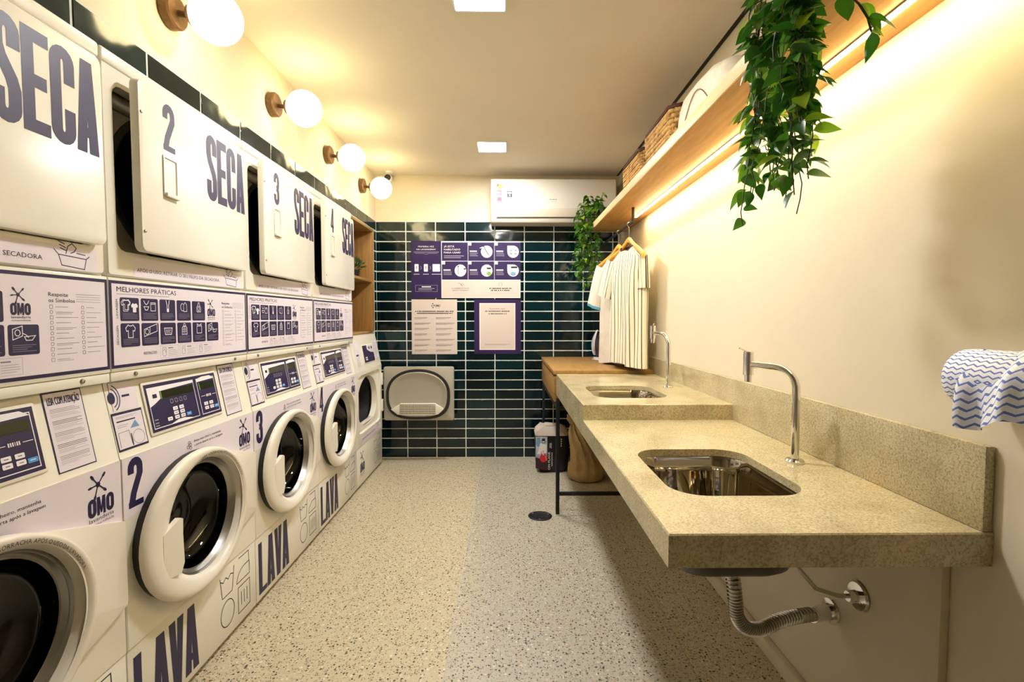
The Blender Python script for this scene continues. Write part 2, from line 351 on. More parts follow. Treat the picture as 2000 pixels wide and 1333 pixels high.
# ------------------------------------------------------------------ print (flat lettering and drawing on a surface)
TXT = {}
def text_geo(st):
    if st in TXT: return TXT[st]
    cu = bpy.data.curves.new('t', 'FONT'); cu.body = st; cu.resolution_u = 2; cu.fill_mode = 'FRONT'
    o = bpy.data.objects.new('t', cu); COL.objects.link(o)
    me = bpy.data.meshes.new_from_object(o)
    vs = [(v.co.x, v.co.y) for v in me.vertices]; fs = [list(p.vertices) for p in me.polygons]
    bpy.data.objects.remove(o); bpy.data.curves.remove(cu); bpy.data.meshes.remove(me)
    x0 = min(v[0] for v in vs); x1 = max(v[0] for v in vs)
    TXT[st] = ([(v[0]-x0, v[1]) for v in vs], fs, x1-x0); return TXT[st]
class Print(MB):
    def __init__(s, mapf): super().__init__(); s.map = mapf
    def add(s, vs, fs, mt=None, uvs=None):
        s.cnt = getattr(s, 'cnt', 0)+1; d = (s.cnt % 12)*1.8e-5
        n = Vector(s.map(0, .9, 1))-Vector(s.map(0, .9, 0))
        return super().add([Vector(p)+n*d for p in vs], fs, mt, uvs)
    def P(s, pts, mt, L=1):
        return s.add([s.map(u, v, L*.0004) for u, v in pts], [list(range(len(pts)))], mt)
    def R(s, x0, y0, x1, y1, mt, L=1): return s.P([(x0, y0), (x1, y0), (x1, y1), (x0, y1)], mt, L)
    def RR(s, x0, y0, x1, y1, r, mt, L=1): return s.P(rrect(x0, y0, x1, y1, r, 3), mt, L)
    def E(s, cx, cy, rx, ry, mt, L=1, n=14): return s.P(arc(cx, cy, rx, ry, 0, 360-360/n, n-1), mt, L)
    def S(s, pts, w, mt, L=1, closed=False):
        n = len(pts); vs = []
        for i in range(n):
            p = Vector(pts[i]); a = Vector(pts[(i-1) % n] if (closed or i > 0) else pts[i]); c = Vector(pts[(i+1) % n] if (closed or i < n-1) else pts[i])
            d1 = (p-a); d2 = (c-p)
            d1 = d1.normalized() if d1.length > 1e-9 else d2.normalized(); d2 = d2.normalized() if d2.length > 1e-9 else d1
            t = (d1+d2); t = t.normalized() if t.length > 1e-6 else d1
            nn = Vector((-t.y, t.x)); k = max(.45, abs(nn.dot(Vector((-d1.y, d1.x)))))
            q = nn*(w/2/k); vs += [p+q, p-q]
        fs = [(2*i, 2*i+1, 2*((i+1) % n)+1, 2*((i+1) % n)) for i in range(n if closed else n-1)]
        return s.add([s.map(p[0], p[1], L*.0004) for p in vs], fs, mt)
    def T(s, st, x, y, h, mt, L=1, w=None, align='l'):
        vs, fs, tw = text_geo(st); k = h/.73; kx = (w/tw if w else k)
        ox = x-(kx*tw/2 if align == 'c' else 0)
        return s.add([s.map(ox+a*kx, y+b*k, L*.0004) for a, b in vs], fs, mt)
    def bars(s, x0, y0, x1, y1, n, mt, L=1, th=.4, seed=1):
        rr = random.Random(seed); st = (y1-y0)/n
        for i in range(n):
            yy = y1-st*(i+.5); xe = x0+(x1-x0)*(1 if rr.random() < .6 else rr.uniform(.5, .95))
            s.R(x0, yy-st*th/2, xe, yy+st*th/2, mt, L)
        return s
    def G(s, ch, x, y, w, h, mt, L=1, k=.37):
        t = w*k; xl, xr = x+t/2, x+w-t/2; yt, yb = y+h-t/2, y+t/2; r = (xr-xl)/2; cx = (xl+xr)/2; ry = r*1.15
        top = arc(cx, yt-ry, r, ry, 0, 180, 8); bot = arc(cx, yb+ry, r, ry, 0, -180, 8)
        if ch == 'L': s.R(x, y, x+t, y+h, mt, L); s.R(x, y, x+w, y+t*.72, mt, L)
        elif ch == 'E':
            s.R(x, y, x+t, y+h, mt, L)
            for a, b, ww in ((0, .13, 1), (.44, .57, .9), (.87, 1, 1)): s.R(x, y+h*a, x+w*ww, y+h*b, mt, L)
        elif ch in 'AV':
            f = (lambda q: y+q*h) if ch == 'A' else (lambda q: y+h-q*h)
            s.P([(x, f(0)), (x+k*w, f(0)), (x+.58*w, f(1)), (x+(.30-.22*(k-.2))*w, f(1))], mt, L)
            s.P([(x+w, f(0)), (x+(1-k)*w, f(0)), (x+.42*w, f(1)), (x+(.70+.22*(k-.2))*w, f(1))], mt, L)
            if ch == 'A': s.R(x+.28*w, y+.17*h, x+.72*w, y+.28*h, mt, L)
        elif ch == 'C': s.S([(xr, y+.63*h)]+top+bot[::-1]+[(xr, y+.37*h)], t, mt, L)
        elif ch == 'S': s.S([(xr, y+.70*h)]+top+[(xl, y+.70*h), (xl+.1*w, y+.60*h), (xr-.1*w, y+.42*h), (xr, y+.32*h)]+bot+[(xl, y+.31*h)], t, mt, L)
        elif ch == '2':
            s.S([(xl, y+.68*h)]+top[::-1]+[(xr, y+.66*h), (xl+.15*w, y+.28*h), (xl, y+.05*h)], t, mt, L); s.R(x, y, x+w, y+t*.75, mt, L)
        elif ch == '3':
            s.S([(xl, y+.68*h)]+top[::-1]+[(xr, y+.64*h), (xr-.06*w, y+.56*h), (xr-.3*w, y+.51*h)], t, mt, L)
            s.S([(xr-.3*w, y+.51*h), (xr-.06*w, y+.46*h), (xr, y+.38*h)]+bot+[(xl, y+.32*h)], t, mt, L)
        elif ch == '4':
            s.R(x+.5*w, y, x+.5*w+t, y+h, mt, L); s.R(x, y+.18*h, x+w, y+.30*h, mt, L)
            s.P([(x, y+.24*h), (x+t*.8, y+.24*h), (x+.62*w, y+h), (x+.45*w, y+h)], mt, L)
        elif ch == '1': s.R(x+.4*w, y, x+.4*w+t*1.1, y+h, mt, L); s.P([(x+.4*w, y+h), (x+.1*w, y+.84*h), (x+.1*w, y+.72*h), (x+.4*w, y+.78*h)], mt, L)
        elif ch == 'O': s.S(top+bot[::-1], t, mt, L, closed=True)
        elif ch == 'M':
            s.R(x, y, x+t*.8, y+h, mt, L); s.R(x+w-t*.8, y, x+w, y+h, mt, L)
            s.P([(x, y+h), (x+t, y+h), (x+.58*w, y+.1*h), (x+.42*w, y+.1*h)], mt, L); s.P([(x+w, y+h), (x+w-t, y+h), (x+.42*w, y+.1*h), (x+.58*w, y+.1*h)], mt, L)
        return s
    def word(s, st, x0, y, x1, h, mt, L=1, gap=.06, k=.37):
        n = len(st); w = (x1-x0)/(n+gap*(n-1))
        for i, c in enumerate(st): s.G(c, x0+i*w*(1+gap), y, w, h, mt, L, k)
        return s
    def logo(s, x0, y0, w, mt, L=1, sub=True):
        """splat over three heavy letters, two small lines beneath; w = letter width, total height about 1.75 w"""
        h = w*.58; yb = y0+w*.30
        ww = w*.31
        s.G('O', x0, yb, ww, h, mt, L, .40); s.G('M', x0+w*.335, yb, ww*1.06, h, mt, L, .36); s.G('O', x0+w*.69, yb, ww, h, mt, L, .40)
        c = (x0+w*.40, yb+h*1.68)
        for ang, ln, bl in ((128, .34, .062), (48, .34, .058), (187, .30, .05), (-42, .34, .055), (-108, .42, .06)):
            a = math.radians(ang); e = (c[0]+math.cos(a)*ln*w, c[1]+math.sin(a)*ln*w)
            s.S([c, e], w*.045, mt, L)
            pts = []
            for k in range(10):
                t = 2*PI*k/10; p = Vector((math.cos(t)*bl*1.7*w, math.sin(t)*bl*.8*w)); p.rotate(Matrix.Rotation(a, 2)); pts.append((e[0]+p.x, e[1]+p.y))
            s.P(pts, mt, L)
        s.E(c[0], c[1], w*.09, w*.09, mt, L, 10)
        if sub:
            s.T('lavanderia', x0+w*.03, y0+w*.15, w*.13, mt, L, w=w*.95)
            s.T('compartilhada', x0+w*.03, y0+w*.02, w*.085, GREYP, L, w=w*.95)
        return s
def mapx(X): return lambda u, v, w: (X+w, u, v)          # surface facing +x
def mapy(Y): return lambda u, v, w: (u, Y-w, v)          # surface facing -y

# ================================================================== structure
fl = MB().box(-1.95, 1.3, YF, YB+.1, -.12, -.004).build('floor', GROUT, smooth=0, kind='structure')
for x0, x1, mm in ((-1.945, -1.082, TERR_B), (-1.080, -.216, TERR_A), (-.214, .649, TERR_B), (.651, 1.25, TERR_A)):
    MB().box(x0, x1, YF, YB, -.05, 0).build('floor_slab', mm, fl, smooth=0)
wb = MB().box(-1.95, 1.3, YB+.006, YB+.12, 0, ZC)
wb.box(XL-.6, XR, YB, YB+.006, 2.057, ZC)
wall_back = wb.build('wall_back', WALLM, smooth=0, kind='structure')
MB().box(-1.8, XR, YB-.0040, YB+.006, 0, 2.057).build('grout_bed', GROUT, wall_back, smooth=0)
TH, TW, RH = .0857, .2555, .0075
tmesh = {}
def tile(w, h, axis):
    k = (round(w, 4), round(h, 4), axis)
    if k not in tmesh:
        b = MB()
        if axis == 'y': b.box(-w/2, w/2, -.006, .004, -h/2, h/2, bev=.0022, seg=1)
        else: b.box(-.004, .006, -w/2, w/2, -h/2, h/2, bev=.0022, seg=1)
        o = b.build('tile', TILE, smooth=40); tmesh[k] = o.data; bpy.data.objects.remove(o)
    return tmesh[k]
def put_tile(loc, w, h, axis, parent):
    o = bpy.data.objects.new('tile', tile(w, h, axis)); COL.objects.link(o); o.parent = parent; o.location = loc
    o.rotation_euler = (random.uniform(-.004, .004), random.uniform(-.002, .002), random.uniform(-.004, .004))
edges = [XL]+[-.871+TW*k for k in range(8)]
edges = [e for e in edges if e < XR-.01]+[XR]
for r in range(24):
    z = 2.057-TH*(r+.5)
    for a, b in zip(edges[:-1], edges[1:]):
        put_tile(((a+b)/2, YB, z), b-a-RH, TH-RH, 'y', wall_back)
# left wall: soffit above the machine niche, back of the niche, near wall, narrow pier at the far end
wl = MB().box(-1.95, XL, YF, YB, 2.06, ZC)
wl.box(-1.95, XL-.006, YF, YB, 1.974, 2.06).box(-1.95, -1.82, YF, YB, 0, 1.974)
wl.box(-1.82, XL, YF, -.07, 0, 1.974).box(-1.82, XL-.006, 4.25, YB, 0, 1.974)
wall_left = wl.build('wall_left', WALLM, smooth=0, kind='structure')
MB().box(XL-.006, XL+.0015, .2, YB, 1.9745, 2.0595).box(XL-.006, XL+.0015, 4.2505, YB-.007, 0, 1.9745).build('grout_bed', GROUT, wall_left, smooth=0)
ys = [1.063+.272*k for k in range(12)]
ys = [.519, .791]+ys
for a, b in zip(ys[:-1], ys[1:]): put_tile((XL-.002, (a+b)/2, 2.017), b-a-RH, TH-RH, 'x', wall_left)
put_tile((XL-.002, (ys[-1]+YB-.008)/2, 2.017), YB-.008-ys[-1]-RH, TH-RH, 'x', wall_left)
for r in range(1, 24): put_tile((XL-.002, (4.255+YB-.008)/2, 2.057-TH*(r+.5)), YB-.008-4.255-RH, TH-RH, 'x', wall_left)
MB().box(XR, XR+.12, YF, YB+.1, 0, ZC).build('wall_right', WALLM, smooth=0, kind='structure')
MB().box(-1.95, XR+.12, YF-.12, YF, 0, ZC).build('wall_front', WALLM, smooth=0, kind='structure')
cl = MB().box(-1.95, XR-.022, YF-.1, YB+.1, ZC, ZC+.1).box(XR-.022, XR+.12, YF-.1, YB+.1, ZC+.05, ZC+.1)
ceil = cl.build('ceiling', CEILM, smooth=0, kind='structure')
MB().box(XR-.021, XR-.001, YF, YB, ZC+.001, ZC+.045).build('shadow_gap_profile', BLKMET, ceil, smooth=0)
MB().box(.938, XR, 1.075, 3.2, 0, .055, bev=.004).build('baseboard_right', WALLM, kind='structure')
MB().box(.945, XR, 1.045, 1.075, 0, .73, bev=.003).build('trim_1', WALLM, kind='structure')

# ================================================================== ceiling panels
for k, (py, lab) in enumerate(((3.60, 'square white ceiling light panel farther from the camera, near the air conditioner'),
                               (1.93, 'square white ceiling light panel at the top edge of the picture'))):
    cx = -.105; h = .105
    t = thing('ceiling_light', lab, 'ceiling light', (cx, py, ZC), 'square ceiling light panels')
    o = rrect(cx-h, py-h, cx+h, py+h, .008, 2); i = rrect(cx-h+.008, py-h+.008, cx+h-.008, py+h-.008, .004, 2)
    MB().frame(o, i, lambda u, v, w: (u, v, ZC-w), 0, .008).build('frame', WHITEP, t)
    MB().box(cx-h+.008, cx+h-.008, py-h+.008, py+h-.008, ZC-.006, ZC-.003).build('diffuser', PANELM, t, smooth=0)

# ================================================================== globe wall lamps
BRASS = noise_mat('aged_bronze', [(.3, srgb(84, 60, 38)), (.7, srgb(120, 90, 58))], 40, .4, metal=.35)
gl = ['globe wall lamp nearest the camera, cut by the top edge of the picture', 'second globe wall lamp from the camera above the dryer numbered 3',
      'third globe wall lamp from the camera above the dryer numbered 4', 'globe wall lamp farthest from the camera, beside the security camera']
for k, y in enumerate((1.715, 2.435, 3.165, 3.89)):
    z = 2.245
    t = thing('wall_lamp', gl[k], 'wall lamp', (XL, y, z), 'globe wall lamps above the tile row')
    MB().lathe([(.0001, .0), (.052, .0), (.055, .004), (.055, .030), (.050, .036), (.0001, .036)], (XL, y, z), 'x', 36).build('wall_plate', BRASS, t)
    MB().cyl((XL+.034, y, z-.004), (XL+.085, y, z-.012), .010, .010, 14).lathe([(.0001, .072), (.030, .074), (.032, .083), (.026, .092), (.0001, .093)], (XL, y, z-.01), 'x', 24).build('stem', BRASS, t)
    g = MB(); R = .082; c = (XL+.085+R-.006, y, z-.018)
    g.lathe([(max(.0002, R*math.sin(PI*j/16)), -R*math.cos(PI*j/16)) for j in range(17)], c, 'z', 32)
    g.build('globe', GLOBEM, t, 180)

# ================================================================== machines
XW, XD = -1.05, -1.07            # front planes of washers and of stacked dryers
Y0, PITCH = 1.345, .703
WB, WT, CB, CT = 0.0, .84, .84, 1.052
def console_map(u, v, w):        # tilted control console, v is height
    f = (v-CB)/(CT-CB); return (XW-.0030-.040*f+w*.98, u, v+w*.18)
def care_symbols(p, x, z, s, mt, lw=.0035):
    # wash tub, iron, circle, dry square drawn as outlines
    tub = [(0, .62), (.04, .38)]; 
    p.S([(x, z+s*.98), (x+s*.06, z+s*.58), (x+s*.38, z+s*.58), (x+s*.46, z+s*1.02)], lw, mt)
    p.S([(x+s*.01, z+s*.92), (x+s*.1, z+s*.86), (x+s*.18, z+s*.92), (x+s*.26, z+s*.86), (x+s*.34, z+s*.92), (x+s*.43, z+s*.88)], lw, mt)
    p.S([(x+s*.62, z+s*1.06), (x+s*.98, z+s*1.06), (x+s*1.0, z+s*.72)], lw, mt)
    p.S([(x+s*1.0, z+s*.60), (x+s*.54, z+s*.60)]+arc(x+s*.86, z+s*.60, s*.32, s*.25, 180, 90, 6)+[(x+s*1.0, z+s*.85), (x+s*1.0, z+s*.60)], lw, mt)
    p.S(arc(x+s*.22, z+s*.24, s*.22, s*.24, 0, 345, 20), lw, mt, closed=True)
    p.S([(x+s*.58, z), (x+s*1.0, z), (x+s*1.0, z+s*.5), (x+s*.58, z+s*.5)], lw, mt, closed=True)
    for q in (.69, .79, .89): p.S([(x+s*q, z+s*.12), (x+s*q, z+s*.38)], lw, mt)
def shirt_icon(p, x, z, s, mt, L, fill=False, lw=.0016):
    pts = [(x+a*s, z+b*s) for a, b in ((-.25, 0), (.25, 0), (.25, .55), (.42, .5), (.5, .75), (.25, 1), (.1, .92), (-.1, .92), (-.25, 1), (-.5, .75), (-.42, .5), (-.25, .55))]
    if fill: p.P(pts, mt, L)
    else: p.S(pts, lw, mt, L, closed=True)
def info_panel_print(p, y0):
    z0, z1 = 1.088, 1.328; w = PITCH-.004
    p.R(y0+.002, z0, y0+w, z1, NAVY, 1); b = .0085
    p.R(y0+.002+b, z0+b, y0+w-b, z1-b, LILAC, 2)
    a = y0+.003
    p.T('MELHORES PRÁTICAS', a+.024, 1.2985, .0145, NAVY, 3, w=.245)
    p.bars(a+.024, 1.290, a+.235, 1.294, 1, PALEP, 3, .5)
    rows = ((1.217, 1.283), (1.144, 1.211))
    for r, (za, zb) in enumerate(rows):
        for c in range(6):
            if r == 0 and c == 5: continue
            xa = a+.034+c*.0785; xb = xa+.071
            p.RR(xa, za, xb, zb, .005, NAVY, 3); cx = (xa+xb)/2
            p.bars(xa+.008, za+.006, xb-.008, za+.024, 4, GREYP, 4, .32, seed=r*9+c)
            zi = za+.030; i = (r, c); wl = .0017
            if i == (0, 0): shirt_icon(p, cx-.016, zi-.002, .032, WHITEP, 4); shirt_icon(p, cx-.012, zi+.002, .028, WHITEP, 4); shirt_icon(p, cx+.017, zi-.005, .026, WHITEP, 5, True)
            elif i == (0, 1):
                p.S([(cx-.024, zi+.030), (cx-.02, zi+.022), (cx-.014, zi+.018), (cx-.008, zi+.022), (cx-.004, zi+.030)], wl, WHITEP, 4); p.S([(cx-.024, zi+.012), (cx-.004, zi+.012), (cx-.010, zi+.002), (cx-.018, zi+.002)], wl, WHITEP, 4, True)
                p.S([(cx+.004, zi), (cx+.024, zi), (cx+.024, zi+.024), (cx+.004, zi+.024)], wl, WHITEP, 4, True); p.S([(cx+.004, zi+.02), (cx+.024, zi+.02)], wl, WHITEP, 4)
            elif i == (0, 2): p.S([(cx-.007, zi+.034), (cx-.003, zi+.018), (cx-.003, zi), (cx+.004, zi), (cx+.004, zi+.018), (cx+.008, zi+.034)], wl*1.5, WHITEP, 4); p.R(cx-.003, zi-.003, cx+.004, zi+.008, WHITEP, 4)
            elif i == (0, 3): p.S([(cx-.002, zi), (cx+.014, zi), (cx+.014, zi+.022), (cx+.006, zi+.030), (cx-.002, zi+.022)], wl, WHITEP, 4, True); p.S(arc(cx-.008, zi+.014, .009, .012, 60, 300, 8), wl, WHITEP, 4)
            elif i == (0, 4): p.S([(cx-.010, zi), (cx+.010, zi), (cx+.011, zi+.014), (cx+.004, zi+.024), (cx+.003, zi+.031), (cx-.003, zi+.031), (cx-.004, zi+.024), (cx-.011, zi+.014)], wl, WHITEP, 4, True); p.S(arc(cx, zi+.011, .005, .008, 0, 330, 8), wl, WHITEP, 4, True)
            elif i == (1, 0): shirt_icon(p, cx, zi-.004, .036, WHITEP, 4, lw=.0022)
            elif i == (1, 1):
                p.S([(cx-.026, zi-.003), (cx+.028, zi+.012), (cx+.028, zi+.034), (cx-.026, zi+.018)], wl, WHITEP, 4, True); p.S([(cx-.002, zi+.003), (cx-.002, zi+.026)], wl, WHITEP, 4); p.S(arc(cx-.014, zi+.011, .008, .008, 0, 330, 8), wl, WHITEP, 4, True)
            elif i == (1, 2): p.S([(cx-.014, zi), (cx+.014, zi), (cx+.018, zi+.020), (cx-.018, zi+.020)], wl*1.3, WHITEP, 4, True); p.bars(cx-.012, zi+.003, cx+.012, zi+.016, 3, WHITEP, 4, .3)
            elif i == (1, 3):
                p.S([(cx-.013, zi-.002), (cx+.013, zi-.002), (cx+.012, zi+.020), (cx+.005, zi+.026), (cx-.005, zi+.026), (cx-.012, zi+.020)], wl, WHITEP, 4, True); p.S(arc(cx, zi+.028, .005, .006, 0, 330, 8), wl, WHITEP, 4, True)
                for q in (-.006, 0, .006): p.S([(cx+q, zi), (cx+q, zi+.022)], wl*.7, WHITEP, 4)
                p.S([(cx-.012, zi+.008), (cx+.012, zi+.008)], wl*.7, WHITEP, 4); p.S([(cx-.012, zi+.015), (cx+.012, zi+.015)], wl*.7, WHITEP, 4)
            elif i == (1, 4): p.S([(cx-.013, zi), (cx+.013, zi), (cx+.013, zi+.024), (cx-.013, zi+.024)], wl, WHITEP, 4, True); p.S([(cx-.010, zi+.024), (cx-.012, zi+.032), (cx, zi+.027), (cx+.012, zi+.032), (cx+.010, zi+.024)], wl, WHITEP, 4)
            else: p.S([(cx-.026, zi+.004), (cx-.004, zi+.012), (cx-.004, zi+.034), (cx-.026, zi+.027)], wl, WHITEP, 4, True); p.S(arc(cx-.015, zi+.019, .006, .007, 0, 330, 8), wl, WHITEP, 4, True); p.S([(cx, zi+.010), (cx+.004, zi+.002), (cx+.018, zi+.002), (cx+.026, zi+.012)], wl, WHITEP, 4, True); p.S([(cx-.004, zi+.018), (cx+.004, zi+.014), (cx+.010, zi+.008)], wl, WHITEP, 4)
    for st, zz in (('LAVAGEM', 1.225), ('SECAGEM', 1.152)):
        vs, fs, tw = text_geo(st); k = .052/tw
        p.add([p.map(a+.0265-v[1]*.010, zz+v[0]*k, .0012) for v in vs], fs, NAVY)
    p.logo(a+.434, 1.218, .046, NAVY, 3)
    p.T('RESTRIÇÕES', a+.118, 1.118, .008, NAVY, 3, w=.055)
    for j in range(3):
        xa = a+.188+j*.092
        p.S([(xa, 1.102), (xa+.084, 1.102), (xa+.084, 1.139), (xa, 1.139)], .0007, PALEP, 3, True)
        p.S(rrect(xa+.010, 1.108, xa+.026, 1.134, .004, 2), .0012, GREYP, 3, True); p.S([(xa+.012, 1.124), (xa+.018, 1.130), (xa+.025, 1.118)], .0012, GREYP, 3)
        p.bars(xa+.036, 1.129, xa+.058, 1.134, 1, GREYP, 3, .6); p.bars(xa+.036, 1.106, xa+.078, 1.127, 4, PALEP, 3, .25, seed=j)
    p.T('Respeite', a+.524, 1.277, .0095, NAVY, 3, w=.052); p.T('os Símbolos', a+.524, 1.263, .0095, NAVY, 3, w=.070)
    p.bars(a+.598, 1.263, a+.672, 1.287, 4, PALEP, 3, .2, seed=4)
    for j in range(11):
        zz = 1.252-j*.0125; p.S(rrect(a+.526, zz-.004, a+.534, zz+.004, .001+.003*(j % 2), 2), .0009, GREYP, 3, True); p.R(a+.541, zz-.001, a+.575+.028*((j*7 % 5)/4), zz+.0006, PALEP, 3)
        if j % 3 == 1: p.R(a+.541, zz-.0045, a+.585, zz-.0032, PALEP, 3)
        if j < 10: p.S(rrect(a+.612, zz-.004, a+.620, zz+.004, .001+.003*((j+1) % 2), 2), .0009, GREYP, 3, True); p.R(a+.627, zz-.001, a+.650+.03*((j*3 % 5)/4), zz+.0006, PALEP, 3)
def tray_icon(p, x, z, s, mt, lw=.0018):
    p.S([(x, z+.42*s), (x+.12*s, z+.30*s), (x+.9*s, z+.26*s), (x+s, z+.34*s)], lw, mt)
    p.S([(x+.12*s, z+.30*s), (x+.2*s, z+.05*s), (x+.84*s, z), (x+.9*s, z+.26*s)], lw, mt)
    p.S([(x+.32*s, z+.33*s), (x+.38*s, z+.52*s), (x+.5*s, z+.6*s), (x+.62*s, z+.5*s), (x+.55*s, z+.40*s), (x+.45*s, z+.36*s)], lw, mt)
    for q in (0, .08, .16): p.S([(x+(.12+q*.3)*s, z+(.62-q)*s), (x+(.3+q*.3)*s, z+(.56-q)*s)], lw, mt)
    p.S([(x+.62*s, z+.38*s), (x+.88*s, z+.36*s)], lw, mt)

def hinge_rot(hy, hx, deg):
    a = math.radians(deg); c, s_ = math.cos(a), math.sin(a)
    def f(p):
        dy, dx = p.y-hy, p.x-hx              # door extends to -y from its hinge; opening swings the free end to +x
        return Vector((hx+dx*c-dy*s_, hy+dy*c+dx*s_, p.z))
    return f
ORD = {1: 'first', 2: 'second', 3: 'third', 4: 'fourth'}

def make_dryer(n, y0):
    y1 = y0+PITCH; ajar = n > 1; mp = mapx(XD)
    lab = {1: 'white stacked dryer with closed door at the left edge of the picture, large SECA lettering',
           2: 'white stacked dryer numbered 2, second from the camera, door slightly open',
           3: 'white stacked dryer numbered 3, between the dryers 2 and 4',
           4: 'white stacked dryer numbered 4, beside the wooden niche'}[n]
    t = thing('tumble_dryer', lab, 'dryer', ((XD-.33), (y0+y1)/2, CT), 'white dryers stacked on washers')
    g = .0015
    # cabinet: shell with door opening
    b = MB(); o = rrect(y0+g, 1.338, y1-g, 1.945, .010, 3); i = rrect(y0+.040, 1.411, y1-.045, 1.862, .03, 3)
    back = [(u, v) for u, v in o]
    L = [[(XD-.66, u, v) for u, v in o], [(XD-.010, u, v) for u, v in o], [(XD, *q) for q in rrect(y0+g+.007, 1.345, y1-g-.007, 1.936, .008, 3)],
         [(XD, *q) for q in i], [(XD-.035, *q) for q in i]]
    b.loft(L, cap0=True)
    b.box(XD-.66, XD-.012, y0+g, y1-g, CT, 1.340)
    b.build('cabinet', ENAMEL, t, 40)
    b = MB(); b.loft([[(XD-.035, *q) for q in i], [(XD-.05, *q) for q in i]])
    b.box(XD-.60, XD-.05, y0+.02, y0+.03, 1.39, 1.88).box(XD-.60, XD-.05, y1-.03, y1-.02, 1.39, 1.88).box(XD-.60, XD-.05, y0+.02, y1-.02, 1.385, 1.392).box(XD-.60, XD-.05, y0+.02, y1-.02, 1.872, 1.88).box(XD-.61, XD-.6, y0+.02, y1-.02, 1.385, 1.88)
    b.build('inner_cavity', DARKST, t, 30)
    MB().box(XD-.06, XD-.037, y0+.045, y1-.05, 1.815, 1.855, bev=.004).build('lint_cover', STEEL, t)
    b = MB(); cyy, czz = (y0+y1)/2+.0, 1.625
    ang_ = [2*PI*k/48 for k in range(48)]
    def sqr(a): c, q = math.cos(a), math.sin(a); m = max(abs(c), abs(q)); return (cyy+.33*c/m, 1.632+.24*q/m)
    MB().loft([[(XD-.044, *sqr(a)) for a in ang_], [(XD-.044, cyy+.284*math.cos(a), 1.632+.2385*math.sin(a)) for a in ang_]]).build('bulkhead', DOORGREY, t, 30)
    b.loft([[(XD+w, cyy+ra*math.cos(a), 1.632+rb*math.sin(a)) for a in ang_] for w, ra, rb in ((-.046, .286, .239), (-.040, .283, .236), (-.040, .262, .22), (-.06, .255, .214), (-.3, .255, .214))])
    b.build('drum_ring', RUBBER, t)
    # raised lip along the top front
    MB().box(XD-.06, XD+.004, y0+g, y1-g, 1.905, 1.945, bev=.008, seg=3).build('top_rail', ENAMEL, t)
    # door
    rot = hinge_rot(y1-.022, XD+.002, 2.6) if ajar else None
    da, db = y0+.062, y1-.024
    dp = rrect(da, 1.413, db, 1.892, .022, 5)
    d = MB().prism(dp, mp, .003, .026, bev=.006).build('door', ENAMEL, t, 40, xf=rot)
    XF = XD+.026
    hb = MB(); ho = rrect(y0+.158, 1.588, y0+.226, 1.712, .006, 3); hi = rrect(y0+.163, 1.600, y0+.221, 1.704, .004, 3)
    hb.loft([[(XF-.001, *q) for q in ho], [(XF+.004, *q) for q in ho], [(XF+.004, *q) for q in hi], [(XF+.0008, *q) for q in hi]], cap1=True)
    hb.box(XF+.0005, XF+.012, y0+.160, y0+.224, 1.588, 1.600, bev=.002)
    hb.build('handle', ENAMEL2, d, 40, xf=rot)
    p = Print(mapx(XF)); p.G(str(n), y0+.165, 1.728, .057, .140, NAVY, 1, .40); p.build('number_print', None, d, 0, xf=rot)
    p = Print(mapx(XF)); p.word('SECA', y0+.396, 1.636, y0+.662, .226, NAVY, gap=.04, k=.44); p.build('lettering_print', None, d, 0, xf=rot)
    for zz in (1.50, 1.80): MB().box(XD+.001, XD+.020, y1-.026, y1-.018, zz-.03, zz+.03, bev=.002).build('hinge', STEEL, t)
    for zz in (1.47, 1.80): MB().lathe([(.0001, .004), (.004, .003), (.005, 0)], (XF, da+.010, zz), 'x', 8).build('screw', STEEL, d, xf=rot)
    # sticker beneath the door
    p = Print(mp); p.R(y0+.10, 1.344, y1-.03, 1.400, LILAC, 1)
    p.T('APÓS O USO, RETIRAR O SEU FELPO DA SECADORA', y0+.110, 1.360, .011, NAVY, 2, w=.41)
    tray_icon(p, y0+.550, 1.348, .10, NAVY, .0024); p.build('notice_sticker', None, t, 0)
    # information panel
    ip = MB().box(XD-.012, XD+.003, y0+g, y1-g, 1.078, 1.336, bev=.003).build('lower_panel', ENAMEL, t)
    p = Print(mapx(XD+.003)); info_panel_print(p, y0); p.build('guide_print', None, ip, 0)
    MB().box(XD-.03, XD+.001, y0+g, y1-g, CT, 1.078, bev=.004).build('bottom_rail', ENAMEL, t)
    for yy in (y0+.09, y1-.09): MB().lathe([(.0001, .005), (.005, .004), (.007, 0)], (XD+.001, yy, 1.066), 'x', 10).build('screw', STEEL, t)

def text_on_arc(p, st, cy, cz, r, a_mid, h, mt, L=1):
    k = h/.73; ws = [text_geo(c)[2]*k+h*.12 if c != ' ' else h*.35 for c in st]
    tot = sum(ws); a = math.radians(a_mid)+tot/2/r
    for c, w in zip(st, ws):
        am = a-w/2/r
        if c != ' ':
            vs, fs, tw = text_geo(c)
            o = (cy+r*math.cos(am), cz+r*math.sin(am)); ux = (math.sin(am), -math.cos(am)); uy = (math.cos(am), math.sin(am))
            p.add([p.map(o[0]+ux[0]*(v[0]*k-tw*k/2)+uy[0]*v[1]*k, o[1]+ux[1]*(v[0]*k-tw*k/2)+uy[1]*v[1]*k, .0004*L) for v in vs], fs, mt)
        a -= w/r

def console_parts(t, y0, full=True):
    # backing console
    y1 = y0+PITCH; g = .0015
    b = MB(); lo = []
    for yy in (y0+g, y1-g): lo.append([(XW-.30, yy, CB), (XW-.002, yy, CB), (XW-.004, yy, CB+.004), (XW-.044, yy, CT), (XW-.30, yy, CT)])
    b.loft(lo, cap0=True, cap1=True); b.build('console', ENAMEL, t, 25)
    return

